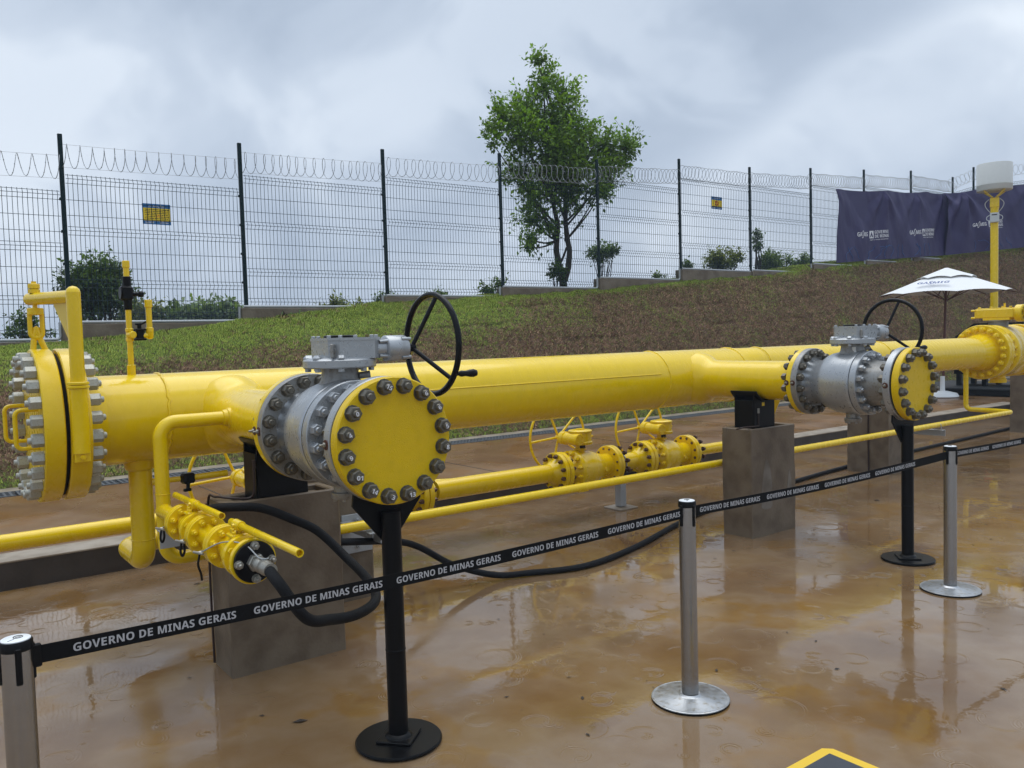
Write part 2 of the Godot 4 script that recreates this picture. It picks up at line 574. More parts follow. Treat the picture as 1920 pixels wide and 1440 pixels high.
# ------------------------------------------------------------------ scene
func _ready() -> void:
	rng.seed = 20240
	var cam := Camera3D.new()
	cam.name = "camera"
	cam.position = Vector3(0, 1.6816, 0)
	cam.rotation_degrees = Vector3(-3.0516, -36.8455, -1.6319)
	cam.fov = 49.69
	cam.near = 0.05
	cam.far = 900.0
	add_child(cam)
	var env := Environment.new()
	env.background_mode = Environment.BG_SKY
	env.sky = Sky.new()
	var pano := PanoramaSkyMaterial.new()
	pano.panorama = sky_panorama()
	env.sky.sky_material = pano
	env.background_energy_multiplier = 1.0
	env.tonemap_mode = Environment.TONE_MAPPER_LINEAR
	env.tonemap_exposure = 1.0
	env.sdfgi_enabled = true
	env.ssao_enabled = true
	env.ssil_enabled = true
	env.fog_enabled = true
	env.fog_density = 0.0016
	env.fog_light_color = Color(0.80, 0.86, 0.92)
	var we := WorldEnvironment.new()
	we.name = "environment"
	we.environment = env
	add_child(we)
	var sun := DirectionalLight3D.new()
	sun.name = "sun"
	sun.light_energy = 0.5
	sun.light_angular_distance = 60.0
	sun.light_color = Color(1.0, 0.985, 0.96)
	sun.rotation_degrees = Vector3(-76, 150, 0)
	sun.shadow_enabled = true
	add_child(sun)
	materials()
	setting()
	fence_and_wall()
	banners()
	main_line()
	closure_door()
	valves()
	bypass_line()
	small_lines()
	pillars()
	stands_and_belts()
	yard_things()
	plants()
	grass()

# height of the bank's crest along the fence
func crest(x: float) -> float:
	var t := [[-30.0, 0.6], [-6.0, 1.25], [1.2, 1.75], [3.4, 1.94], [4.3, 2.07], [5.7, 2.25], [6.7, 2.36], [8.9, 2.52], [11.9, 2.71], [14.2, 2.93], [17.3, 3.18], [20.6, 3.53], [24.4, 3.87], [32.0, 4.55], [60.0, 6.0]]
	for i in t.size() - 1:
		if x < t[i + 1][0]:
			return lerpf(t[i][1], t[i + 1][1], clampf((x - t[i][0]) / (t[i + 1][0] - t[i][0]), 0, 1))
	return 6.0

func fence_z(x: float) -> float:
	return -13.085 + 0.0157 * (x - 2.07)

var lump: FastNoiseLite

func bank_y(x: float, t: float) -> float:
	var g := crest(x)
	var s := 1.0 - pow(1.0 - clampf(t, 0, 1), 1.55)
	var y := lerpf(0.2, g, s)
	return y

func bank_z(x: float, t: float) -> float:
	return -10.62 - 2.36 * t + maxf(0.0, x - 26.6) * 0.387

func bank_point(x: float, t: float) -> Vector3:
	var p := Vector3(x, bank_y(x, t), bank_z(x, t))
	var fade := smoothstep(0.0, 0.1, t)
	p += Vector3(0, 0.6, 0.8) * (0.05 * lump.get_noise_2d(x * 1.2, t * 4.0) + 0.035 * lump.get_noise_2d(x * 6.0, t * 18.0)) * fade
	# edges of the turf strips
	var row := t * 6.5 + 0.16 * lump.get_noise_2d(x * 0.9, 7.0) + 0.05 * lump.get_noise_2d(x * 5.0, 9.0)
	var fr := row - floorf(row)
	p -= Vector3(0, 0.5, 0.85) * 0.05 * clampf(0.3 + 1.6 * lump.get_noise_2d(x * 2.2, t * 9.0), 0.0, 1.0) * exp(-pow(minf(fr, 1.0 - fr) / 0.07, 2.0)) * (0.35 + 0.65 * smoothstep(5.0, 9.0, x)) * smoothstep(0.05, 0.2, t) * (1.0 - smoothstep(0.72, 0.9, t))
	return p

# 0 = dead brown turf, 1 = green
func greenness(x: float, t: float) -> float:
	var n := lump.get_noise_2d(x * 2.0 + 50.0, t * 7.0)
	var n2 := lump.get_noise_2d(x * 9.0 + 20.0, t * 30.0)
	var left := 1.0 - smoothstep(6.0, 13.0, x)
	var base := lerpf(smoothstep(0.78, 0.93, t) * 1.25, smoothstep(0.42, 0.78, t) * 1.05, left)
	base += 0.55 * smoothstep(0.12, 0.0, t)
	base += 0.08 * left
	return clampf(base + 0.55 * n + 0.35 * n2 * (0.4 + base), 0.0, 1.0)

func setting() -> void:
	lump = noise(0.25, 33, 4)
	# wet lower floor, the step up, the upper slab
	var m := MB.new()
	m.block(Vector3(-14, -0.3, -6.85), Vector3(16.95, 0.0, 9))
	struct("wet_floor", m.mesh(), M.wet_floor)
	m = MB.new()
	m.block(Vector3(-14, -0.3, -10.0), Vector3(60, 0.2, -7.13))
	m.block(Vector3(17.20, -0.3, -7.13), Vector3(60, 0.2, 9))
	struct("upper_slab", m.mesh(), M.wet_slab)
	m = MB.new()
	m.block(Vector3(-14, -0.3, -7.05), Vector3(17.13, 0.196, -6.84))
	m.block(Vector3(16.92, -0.3, -6.84), Vector3(17.13, 0.196, 9))
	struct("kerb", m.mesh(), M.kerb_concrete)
	m = MB.new()
	m.block(Vector3(-14, 0.196, -7.13), Vector3(17.20, 0.212, -6.835), 0.004)
	m.block(Vector3(16.915, 0.196, -6.835), Vector3(17.20, 0.212, 9), 0.004)
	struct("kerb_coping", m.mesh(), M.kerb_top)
	# gutter with an iron grating at the foot of the bank
	m = MB.new()
	m.block(Vector3(-14, -0.3, -10.42), Vector3(60, 0.02, -10.0))
	m.block(Vector3(-14, -0.3, -10.66), Vector3(60, 0.205, -10.36))
	struct("gutter", m.mesh(), M.kerb_top)
	m = MB.new()
	for x in range(-2, 34):
		m.block(Vector3(x + 0.01, 0.17, -10.35), Vector3(x + 0.99, 0.207, -10.32))
		m.block(Vector3(x + 0.01, 0.17, -10.04), Vector3(x + 0.99, 0.207, -10.01))
		for k in 3:
			m.block(Vector3(x + 0.01, 0.18, -10.27 + k * 0.085), Vector3(x + 0.99, 0.206, -10.25 + k * 0.085))
		for k in 17:
			m.block(Vector3(x + 0.015 + k * 0.058, 0.18, -10.32), Vector3(x + 0.038 + k * 0.058, 0.205, -10.04))
	var g := struct("gutter_grating", m.mesh(), M.grate_iron)
	g.set_meta("label", "dark iron grating strip along the foot of the grass bank")
	# joints in the upper slab
	m = MB.new()
	for x in [2.6, 5.4, 8.2, 11.0, 13.8, 16.6, 19.4]:
		m.block(Vector3(x, 0.2, -10.0), Vector3(x + 0.012, 0.2025, -7.13))
	struct("slab_joint", m.mesh(), M.kerb_concrete)
	# grass bank
	m = MB.new()
	var x0 := -8.0
	var nx := 620
	var nt := 64
	for i in nx + 1:
		var x := x0 + 44.0 * pow(float(i) / nx, 1.15)
		for j in nt + 1:
			var t := float(j) / nt * 1.0
			m.v.append(bank_point(x, t))
			var gq := greenness(x, t)
			var cc := Color(0.235, 0.138, 0.08).lerp(Color(0.12, 0.19, 0.025), gq * 0.9)
			var dn := 0.85 + 0.5 * lump.get_noise_2d(x * 14.0, t * 60.0)
			m.c.append(Color(cc.r * dn, cc.g * dn, cc.b * dn))
	for i in nx:
		for j in nt:
			var q := i * (nt + 1) + j
			m.ix.append_array([q, q + 1, q + nt + 1, q + nt + 1, q + 1, q + nt + 2])
	m.n.resize(m.v.size())
	for k in range(0, m.ix.size(), 3):
		var a := m.v[m.ix[k]]
		var fn := (m.v[m.ix[k + 2]] - a).cross(m.v[m.ix[k + 1]] - a)
		for e in 3: m.n[m.ix[k + e]] += fn
	for k in m.n.size(): m.n[k] = m.n[k].normalized()
	struct("grass_bank", m.mesh(), M.bank_soil)
	# the land behind the fence falls away
	m = MB.new()
	var zs := [-12.97, -13.6, -16.0, -20.0, -28.0, -45.0, -90.0, -200.0, -420.0]
	var xs := [-420.0, -120.0, -40.0, -8.0, 0.0, 4.0, 8.0, 12.0, 16.0, 20.0, 26.6, 34.0, 38.6, 60.0, 140.0, 420.0]
	for x in xs:
		for zi in zs.size():
			var drop: float = [0.0, 0.05, 0.25, 0.6, 1.3, 3.0, 6.5, 12.0, 16.0][zi]
			m.v.append(Vector3(x, maxf(crest(x) - 0.04 - drop, -5.0), zs[zi] + clampf(x - 26.6, 0.0, 12.0) * 0.387))
			m.n.append(Vector3.UP)
	for i in xs.size() - 1:
		for j in zs.size() - 1:
			var q := i * zs.size() + j
			m.ix.append_array([q, q + 1, q + zs.size(), q + zs.size(), q + 1, q + zs.size() + 1])
	struct("land_behind_fence", m.mesh(), M.far_ground)
	m = MB.new()
	m.quad(Vector3(-420, -0.31, 420), Vector3(420, -0.31, 420), Vector3(420, -0.31, -10.0), Vector3(-420, -0.31, -10.0), Vector3.UP)
	struct("ground", m.mesh(), M.far_ground)

const WALL_TOP := [1.87, 2.105, 2.325, 2.52, 2.71, 2.935, 3.185, 3.215, 3.45, 3.62, 3.80, 3.98, 4.1, 4.3]

func wire_panel(a: Vector3, b: Vector3, h: float) -> ArrayMesh:
	var m := MB.new()
	var d := b - a
	var L := d.length()
	var e := d / L
	var nrm := e.cross(Vector3.UP).normalized()
	var count := int(L / 0.06)
	var folds := [0.035, 0.385, 0.745, 0.975]
	var lv := []
	for f in folds:
		lv.append_array([[f - 0.028, 0.0], [f, 0.045], [f + 0.028, 0.0]])
	lv.insert(0, [0.0, 0.0])
	lv.append([1.0, 0.0])
	for i in count:
		var o: Vector3 = a + e * (L * (i + 0.5) / count)
		var pts := []
		for q in lv: pts.append(o + Vector3(0, h * (1.0 - q[0]), 0) + nrm * q[1])
		m.tube(pts, 0.0043, 3, false, false)
	for f in [0.007, 0.035, 0.063, 0.175, 0.28, 0.357, 0.385, 0.413, 0.525, 0.635, 0.717, 0.745, 0.773, 0.86, 0.947, 0.975]:
		var off := 0.045 if f in folds else 0.0
		var y := Vector3(0, h * (1.0 - f), 0) + nrm * off
		m.tube([a + y, b + y], 0.0043, 3, false, false)
	return m.mesh()

func razor_coil(a: Vector3, b: Vector3, r: float, loops: int, seed_: int) -> ArrayMesh:
	var m := MB.new()
	var g := RandomNumberGenerator.new()
	g.seed = seed_
	var d := b - a
	var e := d.normalized()
	var s := e.cross(Vector3.UP).normalized()
	var up := s.cross(e)
	var pts := []
	var k := 22
	var ph := g.randf() * TAU
	var warp := g.randf() * 6.0
	for i in loops * k + 1:
		var t := float(i) / (loops * k)
		var an := TAU * i / k + ph
		var tt := t + 0.018 * sin(t * 9.0 + warp) * sin(PI * t)
		var rr := r * (1.0 + 0.06 * sin(t * 23.0 + warp))
		pts.append(a + d * tt + up * sin(an) * rr + s * cos(an) * rr * 0.85)
	m.tube(pts, 0.0048, 3, false, false)
	for i in range(2, pts.size() - 2, 3):
		var o: Vector3 = pts[i]
		var tn: Vector3 = (pts[i + 1] - pts[i - 1]).normalized()
		var w := tn.cross(s).normalized() * 0.009
		m.quad(o - tn * 0.011, o + w, o + tn * 0.011, o - w, s)
	for q in [-1.0, 1.0]:
		m.tube([a + up * r * q, a + d * 0.5 + up * (r * q - 0.008), b + up * r * q], 0.0022, 3, false, false)
	return m.mesh()

func fence_and_wall() -> void:
	var fence := thing("wire_mesh_fence", "dark green welded wire mesh fence topped with coiled razor wire above the grass bank", "fence", Vector3(2.07, 1.9, -13.085))
	var wall := thing("stepped_wall", "low stepped concrete wall with a white conduit along its top under the fence", "wall", Vector3(2.07, 1.0, -13.0))
	var X := []
	for k in 12:
		X.append(Vector3(2.0675 + 2.4997 * (k - 1), 0, 0))
	X.append(Vector3(27.85, 0, 0))
	for k in range(0, 11):
		var xa := 2.0675 + 2.4997 * (k - 1)
		var xb := xa + 2.4997
		var za := fence_z(xa)
		var zb := fence_z(xb)
		var top: float = WALL_TOP[k]
		var m := MB.new()
		m.block(Vector3(xa - 0.12, crest(xa) - 1.2, za - 0.06), Vector3(xb - 0.12, top - 0.028, zb + 0.12), 0.008)
		part(wall, "wall_section", m.mesh(), M.wall_concrete)
		m = MB.new()
		var zc := zb + 0.09
		var nxt: float = WALL_TOP[k + 1]
		var prev: float = WALL_TOP[k]
		var path := [Vector3(xa - 0.09, prev - 0.005, zc), Vector3(xb - 0.14, prev - 0.005, zc), Vector3(xb - 0.14, nxt - 0.005, zc)]
		if k != 6: m.tube(fillet(path, 0.05, 5), 0.021, 8)
		else: m.tube([path[0], path[1]], 0.021, 8)
		part(wall, "conduit", m.mesh(), M.galvanised)
		# post at the right end of the bay
		var pt := top + 2.60 if k > 0 else 1.87 + 2.84
		pt = [4.72, 4.88, 5.06, 5.26, 5.40, 5.67, 5.73, 5.95, 6.15, 6.36, 6.40][k]
		m = MB.new()
		var pb := minf(top, nxt) - 0.1
		m.box(Transform3D(Basis(), Vector3(xb, (pt + pb) * 0.5, zb)), Vector3(0.06, pt - pb, 0.045), 0.006)
		for q in 5:
			m.box(Transform3D(Basis(), Vector3(xb - 0.034, top + 0.15 + q * 0.45, zb + 0.01)), Vector3(0.03, 0.035, 0.06), 0.004)
		part(fence, "post", m.mesh(), M.fence_green)
		var pa := Vector3(xa + 0.04, top + 0.02, za)
		var pb3 := Vector3(xb - 0.04, top + 0.02, zb)
		part(fence, "wire_panel", wire_panel(pa, pb3, 2.05), M.wire_green, "stuff")
		var ra: float = top + 2.36 + 0.02 * sin(k * 2.0)
		var pprev: float = [4.5, 4.72, 4.88, 5.06, 5.26, 5.40, 5.67, 5.73, 5.95, 6.15, 6.36][k]
		part(fence, "razor_wire", razor_coil(Vector3(xa, pprev - 0.30, za), Vector3(xb, lerpf(ra, pt - 0.42, 0.5), zb), 0.158, 15 + k % 3 + (k if k > 3 else 0), 50 + k), M.razor_steel)
	# the fence turns at the corner and climbs to the right
	var c0 := Vector3(27.064, 0, -12.80)
	var dir := Vector3(0.93, 0, 0.36)
	var at := [[0.0, 3.80, 6.40], [0.95, 4.05, 6.75], [3.45, 4.35, 7.05], [5.95, 4.75, 7.45], [8.45, 5.1, 7.8]]
	for i in at.size() - 1:
		var a: Vector3 = c0 + dir * at[i][0]
		var b: Vector3 = c0 + dir * at[i + 1][0]
		var top: float = at[i][1]
		var m := MB.new()
		var pt: float = at[i + 1][2]
		m.cyl(Vector3(b.x, top - 0.3, b.z), Vector3(b.x, pt, b.z), 0.033, -1, 10)
		part(fence, "post", m.mesh(), M.fence_green)
		part(fence, "wire_panel", wire_panel(Vector3(a.x, top + 0.05, a.z), Vector3(b.x, at[i + 1][1] + 0.05, b.z), 2.05), M.wire_green, "stuff")
		part(fence, "razor_wire", razor_coil(Vector3(a.x, at[i][2] - 0.24, a.z), Vector3(b.x, pt - 0.24, b.z), 0.158, 6 if i == 0 else 13, 80 + i), M.razor_steel)
		m = MB.new()
		m.box(Transform3D(Basis(Vector3.UP, atan2(-dir.z, dir.x)), (a + b) * 0.5 + Vector3(0, top - 0.7, 0)), Vector3(a.distance_to(b), 1.36, 0.16), 0.006)
		part(wall, "wall_section", m.mesh(), M.wall_concrete)
	# warning signs hung on the mesh
	var s := thing("warning_sign", "blue and yellow attention sign with lines of text on the second fence bay", "sign", Vector3(3.3, 3.54, -13.08))
	sign_board(s, Vector3(3.098, 3.540, -13.080), 0.398, 0.303, true)
	s = thing("warning_sign", "small blue and yellow sign with a red prohibition ring, right of the tall tree", "sign", Vector3(15.85, 4.63, -12.89))
	sign_board(s, Vector3(15.655, 4.628, -12.882), 0.388, 0.29, false)

func sign_board(s: Node3D, o: Vector3, w: float, h: float, text: bool) -> void:
	var m := MB.new()
	m.block(o, o + Vector3(w, h, 0.004))
	part(s, "board", m.mesh(), M.sign_blue)
	m = MB.new()
	var hh := h * (0.62 if text else 0.56)
	m.block(o + Vector3(0.006, h * 0.17, 0.004), o + Vector3(w - 0.006, h * 0.17 + hh, 0.0055))
	part(s, "yellow_field", m.mesh(), M.sign_yellow)
	var z := Vector3(0, 0, 0.006)
	part_at(s, "lettering", letter_mesh("ATENÇÃO", w * 0.56, h * 0.13), M.print_white, Transform3D(Basis(), o + Vector3(w * 0.22, h * 0.825, 0.0045)))
	if text:
		m = MB.new()
		var mr := MB.new()
		var g := RandomNumberGenerator.new()
		g.seed = 8
		for row in 6:
			var x := w * (0.07 + 0.05 * g.randf())
			while x < w * 0.88:
				var l := w * g.randf_range(0.025, 0.10)
				var y := h * (0.70 - row * 0.085)
				var t := mr if (row in [3, 4] and x > w * 0.42 and x < w * 0.62) else m
				t.block(o + z + Vector3(x, y, -0.0005), o + z + Vector3(minf(x + l, w * 0.93), y + h * 0.035, 0.0008))
				x += l + w * 0.018
		part(s, "text_line", m.mesh(), M.print_black)
		part(s, "text_line", mr.mesh(), M.print_red)
	else:
		m = MB.new()
		var c := o + Vector3(w * 0.5, h * 0.47, 0.0065)
		m.tube(circle(c, Vector3.RIGHT, Vector3.UP, h * 0.17, 24), 0.010, 4, true)
		m.tube([c + Vector3(-1, 1, 0) * h * 0.11, c + Vector3(1, -1, 0) * h * 0.11], 0.009, 4)
		part(s, "prohibition_symbol", m.mesh(), M.print_red)
		m = MB.new()
		m.block(o + z + Vector3(w * 0.1, h * 0.2, -0.0005), o + z + Vector3(w * 0.9, h * 0.235, 0.0008))
		part(s, "text_line", m.mesh(), M.print_black)
	part_at(s, "lettering", letter_mesh("GASMIG", w * 0.30, h * 0.085), M.print_white, Transform3D(Basis(), o + Vector3(w * 0.09, h * 0.05, 0.0045)))
	part_at(s, "lettering", letter_mesh("GOVERNO", w * 0.30, h * 0.07), M.print_white, Transform3D(Basis(), o + Vector3(w * 0.60, h * 0.055, 0.0045)))

# ------------------------------------------------------------------ banners
class Cloth:
	var a: Vector3
	var b: Vector3
	var ha: float
	var hb: float
	var sag: Array
	var gather: Array
	var nz: FastNoiseLite
	func at(u: float, w: float, off := 0.0) -> Vector3:
		# u along the fence 0..1, w up 0..1
		var p := a.lerp(b, u)
		var h := lerpf(ha, hb, u)
		var L := a.distance_to(b)
		var nrm := (b - a).normalized().cross(Vector3.UP)
		nrm = -nrm if nrm.z < 0 else nrm
		var top := 1.0
		var dip := 0.0
		for s in sag: dip = maxf(dip, s[2] * maxf(0.0, 1.0 - pow((u - s[0]) / s[1], 2.0)))
		var out := 0.03
		for g in gather:
			# pleats that fan out and down from a tie point
			var dx: float = (u - g[0]) * L
			var dy: float = (1.0 - w) * h + 0.05
			var an := atan2(dx, dy)
			out += g[1] * (0.5 + 0.5 * cos(an * g[2])) * exp(-pow(an / 0.75, 2.0)) * smoothstep(0.0, 0.35, dy) * exp(-dy * 0.45)
		out += 0.06 * nz.get_noise_2d(u * L * 1.6 + w * 0.9, w * h * 0.5 + u * 1.5)
		out += 0.026 * nz.get_noise_2d(u * L * 5.0 + w * 2.0, w * h * 2.2)
		# swags between the ties
		out += 0.05 * sin(u * L * 2.4 + w * 2.2) * w * w
		return Vector3(p.x, p.y + (h - dip * w) * w * top, p.z) + nrm * (maxf(out, 0.0) + off)

func cloth_mesh(c: Cloth, nu: int, nv: int) -> ArrayMesh:
	var m := MB.new()
	for side in 2:
		for i in nu + 1:
			for j in nv + 1:
				m.v.append(c.at(float(i) / nu, float(j) / nv, 0.0 if side == 0 else -0.003))
				m.n.append(Vector3.ZERO)
	var S := (nu + 1) * (nv + 1)
	for i in nu:
		for j in nv:
			var q := i * (nv + 1) + j
			m.ix.append_array([q, q + 1, q + nv + 1, q + nv + 1, q + 1, q + nv + 2])
			m.ix.append_array([S + q, S + q + nv + 1, S + q + 1, S + q + nv + 1, S + q + nv + 2, S + q + 1])
	for k in range(0, m.ix.size(), 3):
		var p := m.v[m.ix[k]]
		var fn := (m.v[m.ix[k + 2]] - p).cross(m.v[m.ix[k + 1]] - p)
		for e in 3: m.n[m.ix[k + e]] += fn
	for k in m.n.size(): m.n[k] = m.n[k].normalized()
	return m.mesh()

# flat print laid on the cloth: (x, y) of the print in metres from the lower left
func on_cloth(src: ArrayMesh, c: Cloth, x: float, y: float) -> ArrayMesh:
	var a := src.surface_get_arrays(0)
	var v: PackedVector3Array = a[Mesh.ARRAY_VERTEX]
	var L := c.a.distance_to(c.b)
	for i in v.size():
		var u := (x + v[i].x) / L
		v[i] = c.at(u, (y + v[i].y) / lerpf(c.ha, c.hb, u), 0.006 + v[i].z)
	var r := []
	r.resize(Mesh.ARRAY_MAX)
	r[Mesh.ARRAY_VERTEX] = v
	r[Mesh.ARRAY_NORMAL] = a[Mesh.ARRAY_NORMAL]
	r[Mesh.ARRAY_INDEX] = a[Mesh.ARRAY_INDEX]
	var m := ArrayMesh.new()
	m.add_surface_from_arrays(Mesh.PRIMITIVE_TRIANGLES, r)
	return m

func logo(b: Node3D, c: Cloth, x: float, y: float, s: float) -> void:
	# company name with a tall S, a white box with a dark peak, two lines and a small third
	part(b, "lettering", on_cloth(letter_mesh("G", 0.16 * s, 0.19 * s), c, x, y + 0.10 * s), M.print_white)
	part(b, "lettering", on_cloth(letter_mesh("A", 0.165 * s, 0.19 * s), c, x + 0.165 * s, y + 0.10 * s), M.print_white)
	var m := MB.new()
	var sp := [Vector3(0.45, 0.31, 0), Vector3(0.42, 0.345, 0), Vector3(0.385, 0.315, 0), Vector3(0.375, 0.25, 0), Vector3(0.395, 0.14, 0), Vector3(0.385, 0.06, 0), Vector3(0.345, 0.03, 0), Vector3(0.32, 0.06, 0)]
	for i in sp.size(): sp[i] = sp[i] * s
	m.tube(smoothpath(sp, 5), 0.018 * s, 6)
	part(b, "lettering", on_cloth(flat(m.mesh()), c, x, y), M.print_white)
	part(b, "lettering", on_cloth(letter_mesh("MIG", 0.42 * s, 0.19 * s), c, x + 0.47 * s, y + 0.10 * s), M.print_white)
	m = MB.new()
	m.block(Vector3(1.05, 0.0, 0) * s, Vector3(1.38, 0.34, 0.0008) * s)
	part(b, "emblem_box", on_cloth(m.mesh(), c, x, y), M.print_white)
	m = MB.new()
	m.extrude(Transform3D(Basis(Vector3(1, 0, 0), Vector3(0, 0, 1), Vector3(0, 1, 0)), Vector3(0, 0, 0.004)), PackedVector2Array([Vector2(1.09, 0.05) * s, Vector2(1.21, 0.30) * s, Vector2(1.34, 0.05) * s, Vector2(1.26, 0.05) * s, Vector2(1.215, 0.15) * s, Vector2(1.17, 0.05) * s]), 0.003)
	part(b, "emblem_peak", on_cloth(m.mesh(), c, x, y), M.banner_cloth)
	part(b, "lettering", on_cloth(letter_mesh("GOVERNO", 0.80 * s, 0.15 * s), c, x + 1.45 * s, y + 0.20 * s), M.print_white)
	part(b, "lettering", on_cloth(letter_mesh("DE MINAS", 0.82 * s, 0.15 * s), c, x + 1.46 * s, y + 0.01 * s), M.print_white)
	part(b, "lettering", on_cloth(letter_mesh("AQUI O TREM PROSPERA.", 1.15 * s, 0.05 * s, 0.0006, 700), c, x + 1.10 * s, y - 0.10 * s), M.print_white)

func flat(m: ArrayMesh) -> ArrayMesh:
	var a := m.surface_get_arrays(0)
	var v: PackedVector3Array = a[Mesh.ARRAY_VERTEX]
	for i in v.size(): v[i].z *= 0.05
	a[Mesh.ARRAY_VERTEX] = v
	var r := ArrayMesh.new()
	r.add_surface_from_arrays(Mesh.PRIMITIVE_TRIANGLES, a)
	return r

func map_lines(b: Node3D, c: Cloth, x0: float, x1: float, y: float, seed_: int) -> void:
	var g := RandomNumberGenerator.new()
	g.seed = seed_
	var m := MB.new()
	var L := c.a.distance_to(c.b)
	for k in 13:
		var x := lerpf(x0, x1, (k + g.randf() * 0.6) / 13.0)
		var yy := 0.05
		var pts := []
		var an := g.randf_range(-0.5, 0.5)
		for i in 26:
			var u := x / L
			if u < 0.01 or u > 0.99 or yy > y or yy < 0.02: break
			pts.append(c.at(u, yy / lerpf(c.ha, c.hb, u), 0.006))
			an = an * 0.9 + g.randf_range(-0.75, 0.75)
			x += sin(an) * 0.05
			yy += cos(an) * 0.035
		if pts.size() > 2: m.tube(pts, 0.005, 3, false, false)
	part(b, "map_outline", m.mesh(), M.map_line, "stuff")

func banners() -> void:
	var c := Cloth.new()
	c.nz = noise(0.35, 17, 3)
	c.a = Vector3(20.50, 3.50, fence_z(20.5) + 0.05)
	c.b = Vector3(26.42, 3.92, fence_z(26.42) + 0.06)
	c.ha = 1.97
	c.hb = 1.93
	c.sag = [[0.25, 0.2, 0.03], [0.62, 0.16, 0.04], [0.92, 0.1, 0.05]]
	c.gather = [[0.40, 0.17, 9.0], [0.0, 0.10, 7.0], [0.70, 0.14, 8.0], [0.985, 0.17, 9.0]]
	var b := thing("banner", "dark purple banner with white lettering tied to the fence, left of the corner", "banner", Vector3(23.3, 3.5, -12.7), "dark purple banners on the fence")
	part(b, "cloth", cloth_mesh(c, 130, 40), M.banner_cloth)
	logo(b, c, 1.05, 0.62, 0.62)
	logo(b, c, 3.75, 0.62, 0.62)
	map_lines(b, c, 0.4, 5.2, 0.42, 3)
	var d := Cloth.new()
	d.nz = noise(0.35, 27, 3)
	d.a = Vector3(26.20, 3.90, fence_z(26.2) + 0.10)
	d.b = Vector3(33.6, 4.55, -10.15)
	d.ha = 1.93
	d.hb = 2.15
	d.sag = [[0.08, 0.1, 0.06], [0.4, 0.2, 0.02]]
	d.gather = [[0.10, 0.26, 10.0], [0.0, 0.20, 8.0], [0.45, 0.18, 7.0], [0.75, 0.16, 8.0]]
	b = thing("banner", "dark purple banner with larger white lettering behind the yellow mast, right of the corner", "banner", Vector3(29.3, 3.9, -12.0), "dark purple banners on the fence")
	part(b, "cloth", cloth_mesh(d, 150, 40), M.banner_cloth)
	logo(b, d, 1.12, 0.74, 0.56)
	map_lines(b, d, 1.0, 6.5, 0.40, 9)

# ------------------------------------------------------------------ main line
const PY := 1.29
const PZ := -5.13

func main_line() -> void:
	var line := thing("gas_pipeline", "thick yellow gas pipeline running the length of the yard at waist height", "pipeline", Vector3(4.0, 0, PZ))
	var m := MB.new()
	m.lathe(axx(Vector3(0, PY, PZ)), [Vector2(0.254, 0.80), Vector2(0.254, 6.42)], 72)
	# eccentric reducer
	var pts := []
	var rr := []
	for i in 13:
		var t := i / 12.0
		var s := t * t * (3 - 2 * t)
		pts.append(Vector3(6.42 + 0.42 * t, PY + 0.045 * s, PZ))
		rr.append(lerpf(0.254, 0.203, s))
	m.tube(pts, rr, 72, false, false)
	m.lathe(axx(Vector3(0, PY + 0.045, PZ)), [Vector2(0.203, 6.84), Vector2(0.203, 11.45), Vector2(0.215, 11.52), Vector2(0.245, 11.66), Vector2(0.255, 11.72)], 72)
	part(line, "barrel", m.mesh(), M.yellow_paint)
	for x in [1.25, 5.36, 6.42, 6.86, 9.1]:
		m = MB.new()
		var r := 0.254 if x < 6.5 else 0.203
		var y := PY if x < 6.5 else PY + 0.045
		var ring_p := []
		var g := RandomNumberGenerator.new()
		g.seed = int(x * 100)
		for i in 72:
			var a := TAU * i / 72
			ring_p.append(Vector3(x + g.randf_range(-0.006, 0.006), y + cos(a) * (r + g.randf_range(-0.001, 0.001)), PZ + sin(a) * r))
		m.tube(ring_p, 0.0085, 6, true)
		part(line, "weld_seam", m.mesh(), M.yellow_paint)
	m = MB.new()
	var ang := 0.25
	m.tube([Vector3(2.9, PY + sin(ang) * 0.2535, PZ + cos(ang) * 0.2535), Vector3(5.25, PY + sin(ang) * 0.2535, PZ + cos(ang) * 0.2535)], 0.0058, 6)
	part(line, "weld_seam", m.mesh(), M.yellow_paint)
	for x in [1.63, 5.85]:
		m = MB.new()
		# branch: flared where it leaves the barrel, hub and flange at its end
		m.lathe(axz(Vector3(x, 1.285, PZ)), [Vector2(0.235, 0.17), Vector2(0.215, 0.235), Vector2(0.19, 0.275), Vector2(0.172, 0.31), Vector2(0.163, 0.36), Vector2(0.162, 0.45), Vector2(0.162, 1.06), Vector2(0.166, 1.10), Vector2(0.185, 1.20), Vector2(0.19, 1.24)], 64)
		part(line, "branch_pipe", m.mesh(), M.yellow_paint)
		m = MB.new()
		flange(m, axz(Vector3(x, 1.285, -3.897)), 0.262, 0.05, 0.10, 72)
		part(line, "branch_flange", m.mesh(), M.yellow_paint)
	# flange that the closure door bolts to
	m = MB.new()
	m.lathe(axx(Vector3(0.0, PY, PZ)), [Vector2(0.2, 0.722), Vector2(0.408, 0.722), Vector2(0.414, 0.728), Vector2(0.414, 0.818), Vector2(0.408, 0.824), Vector2(0.30, 0.824), Vector2(0.285, 0.835), Vector2(0.262, 0.90), Vector2(0.2535, 0.93)], 96)
	part(line, "closure_flange", m.mesh(), M.yellow_paint)
	# flange at the far end
	m = MB.new()
	flange(m, axx(Vector3(11.72, PY + 0.045, PZ)), 0.365, 0.075, 0.1, 72, 0.006)
	var ff := part(line, "end_flange", m.mesh(), M.yellow_paint)
	ring(ff, "bolt", stud(0.24, 0.058, 0.05, 0.02), M.yellow_paint, axx(Vector3(11.80, PY + 0.045, PZ)), 0.310, 20)

func hex_at(m: MB, o: Vector3, dir: Vector3, af: float, h: float) -> void:
	var t := MB.along(o, o + dir)
	m.hexnut(t, af, h)

